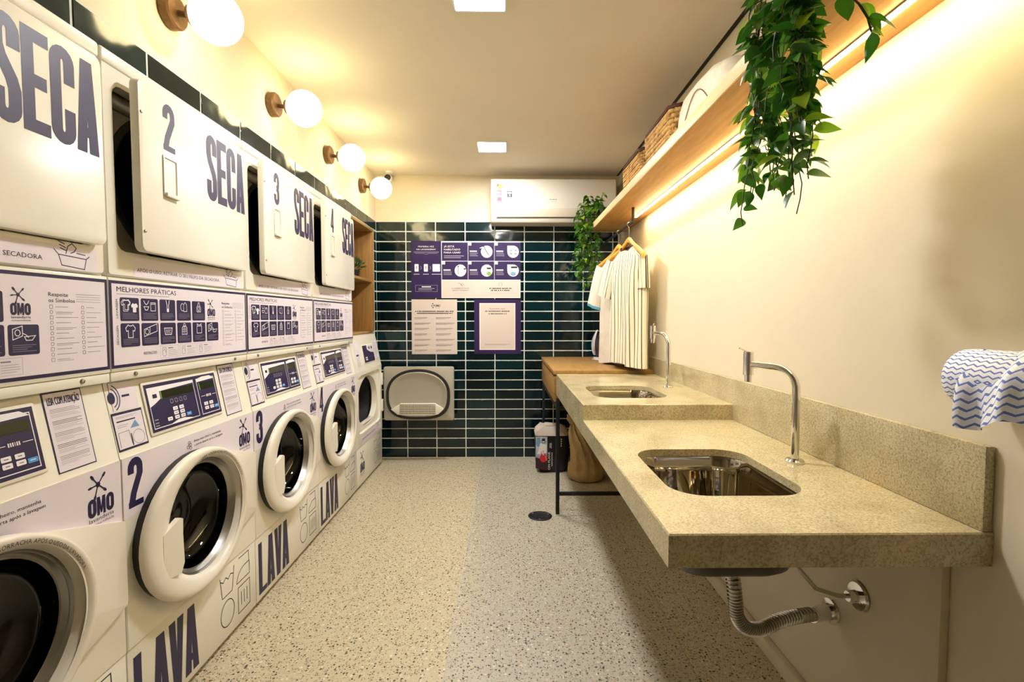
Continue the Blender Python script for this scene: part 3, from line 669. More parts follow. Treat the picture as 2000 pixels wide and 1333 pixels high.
def make_washer(n, y0):
    y1 = y0+PITCH; mp = mapx(XW); g = .0015
    lab = {1: 'white front-load washer at the lower left edge of the picture, its door partly cut off',
           2: 'white front-load washer numbered 2, the nearest one seen whole',
           3: 'white front-load washer numbered 3, in the middle of the row',
           4: 'white front-load washer with a big 4, next to the open dryer'}[n]
    t = thing('washing_machine', lab, 'washer', (XW-.33, (y0+y1)/2, 0), 'white front-load washers in a row')
    cy, cz = y0+.335, .557
    # cabinet with round opening
    b = MB(); N = 48
    hole = [(cy+.20*math.cos(2*PI*k/N), cz+.20*math.sin(2*PI*k/N)) for k in range(N)]
    def sq(k):
        c, s_ = math.cos(2*PI*k/N), math.sin(2*PI*k/N); hw, hh = PITCH/2-g, (WT-.302)/2
        m = max(abs(c)/1, abs(s_)/1); return ((y0+y1)/2+hw*max(-1, min(1, c/m)), (WT+.302)/2+hh*max(-1, min(1, s_/m)))
    out = [sq(k) for k in range(N)]
    b.loft([[(XW-.6, *q) for q in out], [(XW-.003, *q) for q in out], [(XW, (q[0]-(y0+y1)/2)*.991+(y0+y1)/2, q[1]) for q in out], [(XW, *q) for q in hole], [(XW-.06, *q) for q in hole]], cap0=True)
    b.build('cabinet', ENAMEL, t, 40)
    MB().box(XW-.6, XW-.003, y0+g, y1-g, .022, .300, bev=.004).box(XW-.58, XW-.03, y0+.01, y1-.01, 0, .03).build('lower_panel', ENAMEL, t)
    console_parts(t, y0)
    # drum
    b = MB().lathe([(.205, -.06), (.215, -.09), (.215, -.42), (.06, -.45), (.0001, -.45)], (XW, cy, cz), 'x', 40)
    for k in range(3):
        a = 2*PI*k/3+.5; r = .195; b.cyl((XW-.1, cy+r*math.cos(a), cz+r*math.sin(a)), (XW-.40, cy+r*math.cos(a), cz+r*math.sin(a)), .03, .02, 8)
    b.build('drum', DRUMST, t)
    # gasket
    gk = MB().loft([[(XW+w, cy+o+ra*math.cos(2*PI*k/44), cz+rb*math.sin(2*PI*k/44)) for k in range(44)] for w, o, ra, rb in ((.0, -.045, .262, .228), (.012, -.045, .264, .230), (.028, -.045, .258, .224), (.028, 0, .199, .199), (-.02, 0, .190, .190), (-.062, 0, .199, .199), (-.062, 0, .215, .215))])
    gk.build('door_gasket', RUBBER, t)
    for dz in (-.012, .014): MB().box(XW, XW+.024, y0+.052, y0+.064, cz+dz-.008, cz+dz+.004, bev=.001).build('latch', STEEL, t)
    # door ring, wider on the handle side, with a flat wing to the hinge
    b = MB(); w0 = .030
    def outer(k, s_=1.0):
        a = 2*PI*k/N; c, q = math.cos(a), math.sin(a)
        return (cy-.045+.274*s_*c, cz+.234*s_*q)
    def inner(k, r=.190):
        a = 2*PI*k/N; return (cy+r*math.cos(a), cz+r*math.sin(a))
    def mixl(f, r=.190): return [(outer(k)[0]*(1-f)+inner(k, r)[0]*f, outer(k)[1]*(1-f)+inner(k, r)[1]*f) for k in range(N)]
    L = []
    for f, w in ((.35, .020), (0, .027), (0, .034), (.03, .041), (.10, .0455), (.25, .048), (.5, .046), (.72, .040), (.88, .031), (1, .018)):
        L.append([(XW+w, *q) for q in mixl(f)])
    b.loft(L)
    bd = [(cy-.02, cz+.226, .032), (cy+.10, cz+.196, .026), (y1-.012, cz+.118, .012), (y1-.004, cz+.108, .010), (y1-.004, cz-.10, .010), (y1-.010, cz-.116, .012), (cy+.17, cz-.165, .020), (cy+.06, cz-.214, .030)]
    sg_ = [Vector(q) for q in bd]; cum = [0]
    for q in range(len(sg_)-1): cum.append(cum[-1]+(sg_[q+1]-sg_[q]).length)
    def along(f):
        d_ = f*cum[-1]; i_ = max(j for j in range(len(cum)-1) if cum[j] <= d_+1e-9); return sg_[i_].lerp(sg_[i_+1], (d_-cum[i_])/(cum[i_+1]-cum[i_]))
    fs_ = sorted(set([k/24 for k in range(25)]+[c/cum[-1] for c in cum])); rows = [[], [], [], []]
    for f in fs_:
        ang = math.radians(94-162*f); q = along(f); m_ = Vector((cy-.01+.205*math.cos(ang), cz+.205*math.sin(ang), .042)); h_ = m_.lerp(q, .5)
        rows[0].append((XW+m_.z, m_.x, m_.y)); rows[1].append((XW+h_.z-.004, h_.x, h_.y)); rows[2].append((XW+q.z, q.x, q.y)); rows[3].append((XW+.0005, q.x, q.y))
    b.loft(rows, closed=False)
    d = b.build('door', ENAMEL2, t, 50)
    MB().lathe([(.191, .018), (.187, .008), (.184, .010), (.180, .002), (.177, -.004), (.171, -.002)], (XW, cy, cz), 'x', 48).build('glass_rim', STEEL, d)
    MB().lathe([(.173, -.004), (.169, -.03), (.158, -.055), (.12, -.080), (.07, -.085), (.0001, -.088)], (XW, cy, cz), 'x', 44).build('door_glass', GLASS, d, 60)
    hp = [(cy-.245, cz-.105), (cy-.172, cz-.118), (cy-.156, cz-.09), (cy-.160, cz), (cy-.158, cz+.048), (cy-.170, cz+.055), (cy-.245, cz+.030)]
    hb = MB(); hb.loft([[(XW+.030, u, v) for u, v in hp], [(XW+.0455 if u < cy-.2 else XW+.047, u, v) for u, v in hp]], cap0=True, cap1=True)
    hb.build('handle', ENAMEL2, d, 30)
    pf = Print(mapx(XW+.0478)); text_on_arc(pf, 'LIMPE A BORRACHA APÓS O USO DA LAVADORA', cy-.010, cz, .206, 62, .0095, NAVY)
    pf.build('rim_print', None, d, 0)
    # upper label band with number, logo and hint
    p = Print(mp); p.P([(y0+.003, .672), (y0+.003, WT-.002), (y1-.003, WT-.002), (y1-.003, .672)]+arc(cy, cz, .215, .215, 32.3, 147.7, 16), LILAC, 1)
    p.G(str(n), y0+.022, .694, .056, .140, NAVY, 2, .40)
    p.T('Evite mau cheiro, mantenha', y0+.315, .810, .0085, NAVY, 2, w=.155); p.T('a porta aberta após a lavagem', y0+.315, .796, .0085, NAVY, 2, w=.165)
    for q in ((.283, .800), (.294, .806), (.289, .813), (.296, .795)): p.S(arc(y0+q[0], q[1], .006, .005, 0, 330, 8), .0016, NAVY, 2, True)
    p.logo(y0+.592, .694, .082, NAVY, 2)
    p.build('label_band', None, t, 0)
    p = Print(mapx(XW-.003)); p.word('LAVA', y0+.022, .045, y0+.312, .222, NAVY, gap=.035, k=.43); p.build('lettering_print', None, t, 0)
    p = Print(mapx(XW-.003)); care_symbols(p, y0+.445, .065, .205, NAVY); p.build('care_symbols', None, t, 0)
    # console: display, stickers
    disp = MB().prism(rrect(y0+.128, .872, y0+.500, 1.032, .006, 3), console_map, 0, .004, bev=.0015).build('display_bezel', ENAMEL2, t)
    cm = lambda u, v, w: console_map(u, v, w+.004)
    p = Print(cm); a = y0+.136; p.R(a, .880, a+.357, 1.024, NAVY, 1)
    p.S([(a+.010, .890), (a+.228, .890), (a+.228, 1.012), (a+.010, 1.012)], .0022, WHITEP, 2, True)
    p.S([(a+.246, .890), (a+.347, .890), (a+.347, 1.012), (a+.246, 1.012)], .0022, WHITEP, 2, True)
    p.P([(a+.010, .955), (a+.030, .962), (a+.060, .975), (a+.060, .998), (a+.228, 1.004), (a+.228, 1.012), (a+.010, 1.012)], WHITEP, 2)
    p.P([(a+.246, 1.012), (a+.246, 1.002), (a+.347, 1.006), (a+.325, 1.018), (a+.28, 1.018)], WHITEP, 3)
    p.P([(a+.08, .890), (a+.20, .890), (a+.15, .899), (a+.12, .899)], WHITEP, 3)
    p.R(a+.028, .980, a+.046, .992, NAVY, 3)
    p.R(a+.064, .974, a+.222, .998, LCD, 3); p.R(a+.062, .974, a+.066, .998, GRNP, 4)
    p.R(a+.256, .974, a+.340, .998, LCD, 3); p.R(a+.255, .974, a+.258, .998, GRNP, 4)
    for q in range(4): p.S(rrect(a+.100+q*.022, .954, a+.112+q*.022, .966, .003, 2), .0016, PALEP, 3, True)
    p.R(a+.256, .950, a+.280, .9515, WHITEP, 3); p.R(a+.318, .950, a+.342, .9515, WHITEP, 3)
    for q in range(6): p.R(a+.285+q*.0048, .9465, a+.288+q*.0048, .955, WHITEP if q != 3 else PALEP, 3)
    for q, (bx, bz) in enumerate(((.105, .930), (.135, .930), (.105, .916), (.135, .916), (.072, .902), (.105, .902), (.135, .902), (.264, .918), (.294, .918), (.264, .903), (.294, .903))):
        p.RR(a+bx, bz, a+bx+.022, bz+.011, .002, WHITEP, 3); p.R(a+bx+.006, bz+.0045, a+bx+.016, bz+.0065, GREYP, 4)
    for bx in (.164, .320): p.RR(a+bx, .902, a+bx+.024, .913, .002, BLUEB, 3); p.R(a+bx+.005, .907, a+bx+.018, .909, WHITEP, 4)
    for q in (.914, .904, .896): p.R(a+.016, q, a+.032, q+.0025, PALEP, 3)
    p.E(a+.237, 1.005, .006, .006, BLACKP, 3); p.build('control_print', None, disp, 0)
    p = Print(console_map); a = y0+.004
    p.R(a+.012, .968, a+.105, 1.046, LILAC, 1)
    p.E(a+.014, 1.005, .012, .016, NAVY, 2); p.S(arc(a+.012, 1.005, .022, .026, -75, 75, 10), .003, NAVY, 2); p.S(arc(a+.012, 1.005, .030, .036, -70, 70, 10), .003, NAVY, 2)
    p.R(a+.050, 1.003, a+.078, 1.009, NAVY, 2); p.build('round_logo_sticker', None, t, 0)
    p = Print(console_map); p.R(a, .858, a+.112, .964, NAVY, 1); p.R(a+.0035, .864, a+.1085, .957, LILAC, 2)
    p.bars(a+.012, .946, a+.088, .953, 2, PALEP, 3, .35); p.bars(a+.012, .935, a+.080, .942, 1, NAVY, 3, .5); p.bars(a+.012, .920, a+.050, .930, 2, PALEP, 3, .3)
    p.P([(a+.055, .914), (a+.090, .914), (a+.078, .934)], SKYP, 3); p.S([(a+.010, .868), (a+.010, .908), (a+.048, .910), (a+.052, .870)], .0012, GREYP, 3); p.S(arc(a+.080, .886, .022, .020, 0, 345, 16), .0012, GREYP, 3, True)
    p.S([(a+.054, .866), (a+.054, .900)], .003, NAVY, 3); p.build('dosing_sticker', None, t, 0)
    p = Print(console_map); a = y0+.524; p.R(a, .856, a+.108, 1.048, NAVY, 1); p.R(a+.003, .859, a+.105, 1.045, LILAC, 2)
    p.T('LEIA COM ATENÇÃO', a+.010, 1.017, .019, NAVY, 3, w=.088); p.T('LEIA COM ATENÇÃO', a+.0112, 1.017, .019, NAVY, 3, w=.088)
    rr = random.Random(3)
    for q in range(5):
        zt = 1.008-q*.028
        p.bars(a+.012, zt-.011, a+.094, zt, 3, NAVY if q % 2 else GREYP, 3, .28, seed=q); p.bars(a+.012, zt-.022, a+.094, zt-.012, 3, PALEP, 3, .25, seed=q+20)
    p.build('warning_sticker', None, t, 0)
for n in (1, 2, 3, 4):
    make_dryer(n, Y0+(n-2)*PITCH); make_washer(n, Y0+(n-2)*PITCH)

# fifth machine: single dryer with its door wide open
def make_open_dryer(y0):
    y1 = y0+PITCH; mp = mapx(XW); g = .0015
    t = thing('tumble_dryer', 'low white dryer with its grey inner door swung wide open by the tiled wall', 'dryer', (XW-.33, (y0+y1)/2, 0))
    N = 48; cy, cz = (y0+y1)/2, .60
    def dee(k, w, h, zc):
        a = 2*PI*k/N; c, s_ = math.cos(a), math.sin(a); e = 2.6 if s_ < 0 else 2.0
        r = (abs(c)**e+abs(s_)**e)**(-1/e); return (cy+w*r*c, zc+h*r*s_)
    def sq(k):
        c, s_ = math.cos(2*PI*k/N), math.sin(2*PI*k/N); m = max(abs(c), abs(s_)); return ((y0+y1)/2+(PITCH/2-g)*c/m, (WT+.302)/2+(WT-.302)/2*s_/m)
    out = [sq(k) for k in range(N)]
    rec = rrect(y0+.045, .375, y1-.040, .822, .03, 11); rec = rec[len(rec)-0:]+rec
    rec = [None]*N
    for k in range(N):
        c, s_ = math.cos(2*PI*k/N), math.sin(2*PI*k/N); e = 14; r = (abs(c)**e+abs(s_)**e)**(-1/e); rec[k] = (cy+.30*r*c, cz+.212*r*s_)
    b = MB(); b.loft([[(XW-.6, *q) for q in out], [(XW-.003, *q) for q in out], [(XW, (q[0]-cy)*.991+cy, q[1]) for q in out], [(XW, *q) for q in rec], [(XW-.018, (q[0]-cy)*.985+cy, (q[1]-cz)*.985+cz) for q in rec],
                      [(XW-.020, *dee(k, .262, .185, cz)) for k in range(N)], [(XW-.06, *dee(k, .255, .178, cz)) for k in range(N)]], cap0=True)
    b.build('cabinet', ENAMEL, t, 40)
    b = MB().loft([[(XW-.06, *dee(k, .255, .178, cz)) for k in range(N)], [(XW-.09, *dee(k, .29, .21, cz)) for k in range(N)], [(XW-.55, *dee(k, .29, .21, cz)) for k in range(N)]], cap1=True).build('drum', DARKST, t)
    MB().box(XW-.055, XW-.022, cy-.12, cy+.16, .428, .440, bev=.003).build('lint_slot', ENAMEL2, t)
    MB().box(XW-.6, XW-.003, y0+g, y1-g, .022, .300, bev=.004).box(XW-.58, XW-.03, y0+.01, y1-.01, 0, .03).build('lower_panel', ENAMEL, t)
    # console, thicker at the top
    b = MB(); lo = []
    for yy in (y0+g, y1-g): lo.append([(XW-.30, yy, CB), (XW-.002, yy, CB), (XW-.044, yy, CT), (XW-.052, yy, 1.088), (XW-.07, yy, 1.096), (XW-.30, yy, 1.096)])
    b.loft(lo, cap0=True, cap1=True); b.build('console', ENAMEL, t, 25)
    disp = MB().prism(rrect(y0+.245, .882, y0+.545, 1.025, .006, 3), console_map, 0, .004, bev=.0015).build('display_bezel', ENAMEL2, t)
    cm = lambda u, v, w: console_map(u, v, w+.004); p = Print(cm); a = y0+.255
    p.R(a, .890, a+.28, 1.017, LILAC, 1); p.P([(a, .890), (a+.28, .890), (a+.28, .955), (a+.19, .962), (a+.11, .985), (a+.11, 1.017), (a, 1.017)], NAVY, 2)
    for q in (.16, .225): p.R(a+q, .985, a+q+.03, 1.005, NAVY, 2)
    for q in (.04, .065): p.RR(a+q, .905, a+q+.02, .915, .002, WHITEP, 3); p.RR(a+q, .920, a+q+.02, .930, .002, WHITEP, 3)
    p.build('control_print', None, disp, 0)
    p = Print(console_map); p.R(y0+.07, .862, y0+.18, 1.05, LILAC, 1); p.R(y0+.09, .95, y0+.15, .962, NAVY, 2); p.bars(y0+.085, .87, y0+.165, .94, 7, PALEP, 2, .3); p.build('dosing_sticker', None, t, 0)
    p = Print(console_map); p.R(y0+.585, .862, y0+.675, 1.05, LILAC, 1); p.bars(y0+.595, .87, y0+.665, 1.03, 14, PALEP, 2, .3); p.build('warning_sticker', None, t, 0)
    p = Print(mp); p.R(y0+.10, .318, y1-.05, .368, LILAC, 1); p.T('APÓS O USO, RETIRAR O SEU FELPO DA SECADORA', y0+.12, .339, .011, NAVY, 2, w=.36); tray_icon(p, y0+.52, .325, .09, NAVY); p.build('notice_sticker', None, t, 0)
    p = Print(mapx(XW-.003)); p.logo(y0+.075, .075, .115, NAVY, 1); p.build('logo_print', None, t, 0)
    p = Print(mapx(XW-.003)); care_symbols(p, y0+.445, .065, .205, NAVY); p.build('care_symbols', None, t, 0)
    for zz in (.50, .72): MB().box(XW-.004, XW+.014, y1-.03, y1-.006, zz-.05, zz+.05, bev=.003).build('hinge_block', ENAMEL, t)
    # open door leaf, inner side towards the room
    YD = y1+.012; x0, x1, z0, z1 = XW+.012, XW+.012+.592, .362, .818; my = mapy(YD)
    d = MB().prism(rrect(x0, z0, x1, z1, .016, 4), my, -.022, 0, bev=.006).build('door', DOORGREY, t, 40)
    dcx, dcz = (x0+x1)/2-.005, (z0+z1)/2-.005
    def dl(w, h, Y, zc=dcz):
        r_ = []
        for k in range(N):
            a = 2*PI*k/N; c, s_ = math.cos(a), math.sin(a); e = 2.2 if s_ > 0 else 3.0; r = (abs(c)**e+abs(s_)**e)**(-1/e); r_.append((dcx+w*r*c, Y, zc+h*r*s_))
        return r_
    MB().loft([dl(.268, .212, YD-.001), dl(.268, .212, YD-.014), dl(.246, .192, YD-.014), dl(.246, .192, YD-.001)]).build('door_seal', RUBBER, d, 40)
    MB().loft([dl(.247, .193, YD-.001), dl(.243, .188, YD-.022), dl(.238, .184, YD-.024), dl(.21, .155, YD-.010), dl(.19, .14, YD-.006)], cap1=True).build('door_dish', DOORGREY, d, 40)
    zf = dcz-.178
    g_ = [(dcx-.225, zf+.055), (dcx-.14, zf+.105), (dcx+.14, zf+.105), (dcx+.22, zf+.058), (dcx+.17, zf+.010), (dcx+.05, zf), (dcx-.06, zf), (dcx-.17, zf+.010)]
    b = MB().prism(g_, my, .012, .034, bev=.004); b.build('lint_hood', ENAMEL2, d, 40)
    b = MB()
    for k in range(26):
        xx = dcx-.145+.29*k/25; b.box(xx-.0016, xx+.0016, YD-.037, YD-.0335, zf+.016, zf+.098)
    for k in range(5): b.box(dcx-.15, dcx+.15, YD-.0365, YD-.034, zf+.018+.019*k, zf+.0205+.019*k)
    b.build('lint_grille', mat('lint_grille_grey', srgb(120, 110, 84), .6), d, 0)
make_open_dryer(Y0+3*PITCH)

# ================================================================== wooden niche above the open dryer
NY0, NY1, NX = Y0+3*PITCH+.012, 4.243, XL+.004
t = thing('niche_shelf', 'oak open shelf niche built into the wall above the open dryer', 'shelf', (NX-.2, (NY0+NY1)/2, 1.10))
MB().box(NX-.45, NX, NY0, NY1, 1.952, 1.972, bev=.001).build('top_board', OAK, t)
MB().box(NX-.45, NX, NY1-.022, NY1, 1.118, 1.951, bev=.001).build('side_panel', OAKV, t)
MB().box(NX-.45, NX-.02, NY0, NY0+.018, 1.118, 1.951, bev=.001).build('side_panel', OAKV, t)
MB().box(NX-.45, NX-.01, NY0+.019, NY1-.023, 1.527, 1.547, bev=.001).build('middle_board', OAK, t)
MB().box(NX-.45, NX-.03, NY0, NY1, 1.100, 1.117, bev=.001).build('bottom_board', OAK, t)
MB().box(NX-.462, NX-.451, NY0, NY1, 1.100, 1.972).build('back_panel', OAKV, t)

# ================================================================== plants
def leaf_mesh(name, seg=4):
    b = MB(); rows = []
    for i in range(seg+1):
        f = i/seg; w = .31*math.sin(PI*min(1, f**.75))*(1-.25*f)+.002; dz = -.22*f*f
        rows.append([(-w, f, dz+w*.35), (0, f, dz), (w, f, dz+w*.35)])
    b.loft(rows, closed=False); o = b.build(name, LEAF, smooth=60); me = o.data; bpy.data.objects.remove(o); return me
LEAFME = leaf_mesh('leaf', 7)
def put_leaf(p, d, size, parent, rnd):
    d = Vector(d).normalized(); q = d.to_track_quat('Y', 'Z'); e = q @ Euler((0, rnd.uniform(-.9, .9), 0)).to_quaternion()
    o = bpy.data.objects.new('leaf', LEAFME); COL.objects.link(o); o.parent = parent
    o.location = Vector(p)-wloc(parent); o.rotation_mode = 'QUATERNION'; o.rotation_quaternion = e; s_ = size*rnd.uniform(.75, 1.25); o.scale = (s_, s_, s_)
def vine(start, pts_out, length, rnd, n=16, sway=.02):
    """path that arches from start by pts_out then hangs down"""
    P = [Vector(start)]; a = Vector(start)+Vector(pts_out); P.append(a.copy()); st = length/n; drift = Vector((rnd.uniform(-1, 1), rnd.uniform(-1, 1), 0))*sway/n*2
    for i in range(n):
        a = a+Vector((rnd.uniform(-1, 1)*sway*.45, rnd.uniform(-1, 1)*sway*.45, -st))+drift; P.append(a.copy())
    return P
def hanging_plant(name, label, base, vines, leaf, nleaf, seed, potr=.07, poth=.12, spread=1.0, extra=(), more=0):
    rnd = random.Random(seed); t = thing(name, label, 'plant', base)
    bx, by, bz = base
    MB().lathe([(.0001, 0), (potr*.78, 0), (potr, poth), (potr*.94, poth), (potr*.9, poth*.9), (.0001, poth*.88)], base, 'z', 24).build('pot', BLKMET, t)
    sm = MB(); cand = []
    for (s0, out, ln) in vines:
        P = vine(s0, out, ln, rnd); sm.tube(P, .0014, 5)
        for i in range(1, len(P)):
            for f in (0, .5): cand.append((P[i-1].lerp(P[i], f), (P[i]-P[i-1]).normalized()))
    for P in extra:
        P = [Vector(q) for q in P]; sm.tube(P, .0024, 5)
    st = sm.build('stems', STEM, t, 60)
    rnd.shuffle(cand)
    for k in range(nleaf):
        p, d = cand[k % len(cand)]; p = p+Vector((rnd.uniform(-1, 1), rnd.uniform(-1, 1), rnd.uniform(-1, 1)))*.012
        out = Vector((rnd.uniform(-1, .8), rnd.uniform(-1.1, .7), 0)); out = out.normalized() if out.length > .1 else Vector((-1, 0, 0))
        put_leaf(p, out*spread+Vector((0, 0, rnd.uniform(-1.1, .15))), leaf, t, rnd)
    if more:                                     # further, mostly covered leaves: one joined part
        fb = MB(); lv = [v.co.copy() for v in LEAFME.vertices]; lf = [list(f.vertices) for f in LEAFME.polygons]
        for k in range(more):
            p, d = cand[(k*7+3) % len(cand)]; p = p+Vector((rnd.uniform(-1, 1), rnd.uniform(-1, 1), rnd.uniform(-1, 1)))*.014
            o = Vector((rnd.uniform(-1, 1), rnd.uniform(-1, 1), rnd.uniform(-1, .2))); q = o.to_track_quat('Y', 'Z') @ Euler((0, rnd.uniform(-.9, .9), 0)).to_quaternion(); s_ = leaf*rnd.uniform(.7, 1.1)
            fb.add([p+q @ (v*s_) for v in lv], lf)
        fb.build('foliage', LEAF, t, 60, kind='stuff')
    for P in extra:
        for q in P[2:]:
            for k in range(2): put_leaf(q, (rnd.uniform(-.2, 1), rnd.uniform(-1, .3), rnd.uniform(-.9, .3)), leaf, t, rnd)
    return t
r0 = random.Random(11); vs = []
for k in range(26):
    y = r0.uniform(1.07, 1.30); ln = r0.uniform(.34, .60)*(1.0 if 1.10 < y < 1.24 else .8)
    vs.append(((.72, y*.5+.58, 2.05), (-.062-r0.uniform(0, .035), (y-1.16)*.5, r0.uniform(-.06, .0)), ln))
hanging_plant('hanging_plant', 'large trailing green plant hanging over the oak shelf, nearest the camera', (.76, 1.20, 1.970), vs, .054, 290, 5, more=230,
              extra=([(.70, 1.10, 2.0), (.665, 1.05, 1.93), (.68, 1.02, 1.88), (.70, 1.01, 1.85), (.715, 1.005, 1.82), (.72, 1.0, 1.79)], [(.70, 1.1, 2.0), (.68, 1.03, 1.95), (.70, 1.01, 1.92), (.72, 1.0, 1.90)]))
vs = []
for k in range(20):
    x = r0.uniform(.56, .72); y = r0.uniform(3.88, 4.10); vs.append(((.72, 3.92, 2.09), (x-.72, y-3.92, r0.uniform(-.03, .06)), r0.uniform(.42, .62)))
for k in range(5): vs.append(((.74, 3.9, 2.08), (r0.uniform(-.1, 0), r0.uniform(-.1, .1), r0.uniform(.03, .1)), .12))
hanging_plant('hanging_plant', 'trailing green plant at the far end of the oak shelf, in front of the tiles', (.76, 3.92, 1.970), vs, .050, 295, 9, potr=.065, poth=.11, more=200)
# small plant in the niche
rnd = random.Random(4); base = (NX-.115, 4.07, 1.547)
t = thing('potted_plant', 'small dark green plant in the upper compartment of the oak niche', 'plant', base)
MB().lathe([(.0001, 0), (.035, 0), (.045, .07), (.040, .07), (.0001, .06)], base, 'z', 18).build('pot', BLKMET, t)
fb = MB()
for k in range(110):
    a = rnd.uniform(0, 2*PI); e = rnd.uniform(.1, 1.35); r = rnd.uniform(.05, .125); c = Vector((base[0], base[1], base[2]+.07))
    d = Vector((math.cos(a)*math.cos(e), math.sin(a)*math.cos(e), math.sin(e))); tip = c+d*r; w = d.orthogonal().normalized()*.008; m_ = c+d*r*.6
    fb.add([m_, m_.lerp(tip, .5)+w, tip, m_.lerp(tip, .5)-w], [(0, 1, 2, 3)])
fb.build('foliage', mat('dark_foliage', srgb(40, 74, 20), .5), t, 0, kind='stuff')
b = MB().box(NX-.30, NX-.12, 3.60, 3.63, 1.118, 1.42, bev=.003)
solo(b, 'black_box', BLKMET, 'tall flat black box standing in the lower compartment of the oak niche', 'box', (NX-.21, 3.615, 1.118))
b = MB(); b.loft([[(NX-.11+.05*math.cos(q*PI/6)*f, 3.74+.075*math.sin(q*PI/6)*f+.004*math.sin(q*5), 1.118+h) for q in range(12)] for f, h in ((.9, 0), (1, .012), (.95, .026), (.6, .036), (.1, .038))], cap0=True, cap1=True)
solo(b, 'folded_cloth', PLAINSH, 'small white folded cloth at the bottom of the oak niche', 'cloth', (NX-.11, 3.74, 1.118))

# ================================================================== oak wall shelf with LED strip and rail
SX0, SY0, SY1, SZ0, SZ1 = .672, .70, 4.05, 1.925, 1.970
t = thing('wall_shelf', 'long oak wall shelf with a glowing strip on its underside', 'shelf', (XR, (SY0+SY1)/2, SZ0))
MB().box(SX0+.006, XR, SY0, SY1, SZ0, SZ1, bev=.001).build('board', noise_mat('oak_shelf_led_tint', [(.25, srgb(178, 128, 58)), (.5, srgb(196, 146, 72)), (.75, srgb(206, 160, 88))], 6, .45, 6, stretch=(9, .7, 9)), t)  # golden bounce of the LED strip is put into this oak colour
MB().box(SX0, SX0+.0055, SY0, SY1, SZ0, SZ1, bev=.0008).build('front_edge', OAKEDGE, t)
st = MB().box(.878, .898, .76, 3.45, SZ0-.0035, SZ0-.0005).build('light_channel', WHITEP, t, 0)
MB().box(.881, .895, .762, 3.448, SZ0-.0060, SZ0-.0036).build('light_strip', STRIPM, st, 0)
t = thing('hanging_rail', 'black metal clothes rail under the far end of the oak shelf', 'rail', (.797, 3.17, SZ0))
b = MB().box(.790, .804, 3.17, YB-.007, 1.829, 1.843, bev=.001); b.build('bar', BLKMET, t)
MB().box(.790, .804, 3.155, 3.169, 1.829, SZ0-.001, bev=.001).build('bracket', BLKMET, t)
# ---- things on the shelf
FELT = noise_mat('white_felt', [(.3, srgb(206, 194, 170)), (.7, srgb(226, 216, 194))], 30, .9, bump=.2)
t = thing('laundry_bag', 'soft white fabric laundry bag lying on the oak shelf', 'bag', (.865, 2.05, SZ1))
loops = []
for f, ww, hh in ((0, .03, .06), (.05, .085, .15), (.15, .112, .215), (.35, .118, .250), (.6, .118, .262), (.8, .115, .262), (.93, .10, .235), (.98, .07, .17), (1, .03, .10)):
    y = 1.76+.60*f; l = []
    for k in range(20):
        a = 2*PI*k/20; e = 3.2; c, s_ = math.cos(a), math.sin(a); r = (abs(c)**e+abs(s_)**e)**(-1/e)
        l.append((.865+ww*.78*r*c, y, SZ1+hh/2+hh/2*r*s_))
    loops.append(l)
MB().loft(loops, cap0=True, cap1=True).build('body', FELT, t, 60)
hp = [(.770, 1.90+.32*f, SZ1+.06+.12*math.sin(PI*f)) for f in [k/14 for k in range(15)]]
MB().tube(hp, .0022, 6).build('strap', mat('brown_strap', srgb(120, 100, 70), .7), t)
WICK = noise_mat('wicker', [(.3, srgb(150, 108, 52)), (.5, srgb(206, 164, 92)), (.75, srgb(230, 196, 130))], 24, .6)
WICKD = mat('dark_wicker', srgb(84, 48, 34), .6)
def basket(label, y0, y1, h, rw):
    t = thing('wicker_basket', label, 'basket', (.868, (y0+y1)/2, SZ1), 'wicker baskets on the oak shelf')
    x0, x1 = .790, .945; n = 36; path = rrect(x0, y0, x1, y1, .05, 8); m = len(path); b = MB(); rows = int(h/rw)
    for j in range(rows):
        z = SZ1+rw*(j+.5); P = []
        ex = .012*j/rows
        for k, (u, v) in enumerate(path):
            cx, cy = (x0+x1)/2, (y0+y1)/2; d = Vector((u-cx, v-cy)).normalized(); o = .008*math.sin(k*PI/2+PI/4+(j % 2)*PI)
            P.append((u+d.x*(o+ex), v+d.y*(o+ex), z+random.uniform(-.001, .001)))
        P.append(P[0]); b.tube(P, rw*.44, 6, caps=False)
    for k in range(0, m, 2):
        u, v = path[k]; b.cyl((u, v, SZ1), (u+(u-.868)*.06, v+(v-(y0+y1)/2)*.03, SZ1+h), .005, .005, 6)
    b.box(x0+.01, x1-.01, y0+.01, y1-.01, SZ1+.0005, SZ1+.006); b.build('weave', WICK, t, 60)
    b = MB()
    for q, zz, rr in ((0, .0, .007), (1, .009, .006)):
        P = [((u-.868)*1.09+.868, (v-(y0+y1)/2)*1.05+(y0+y1)/2, SZ1+h+zz+.003*math.sin(k*1.7+q)) for k, (u, v) in enumerate(path)]; P.append(P[0]); b.tube(P, rr, 6, caps=False)
    b.build('rim', WICKD, t, 60)
basket('larger wicker basket with a dark rim, beside the white laundry bag', 2.42, 2.86, .27, .024)
basket('smaller wicker basket with a dark rim, nearest the air conditioner', 2.97, 3.40, .25, .016)

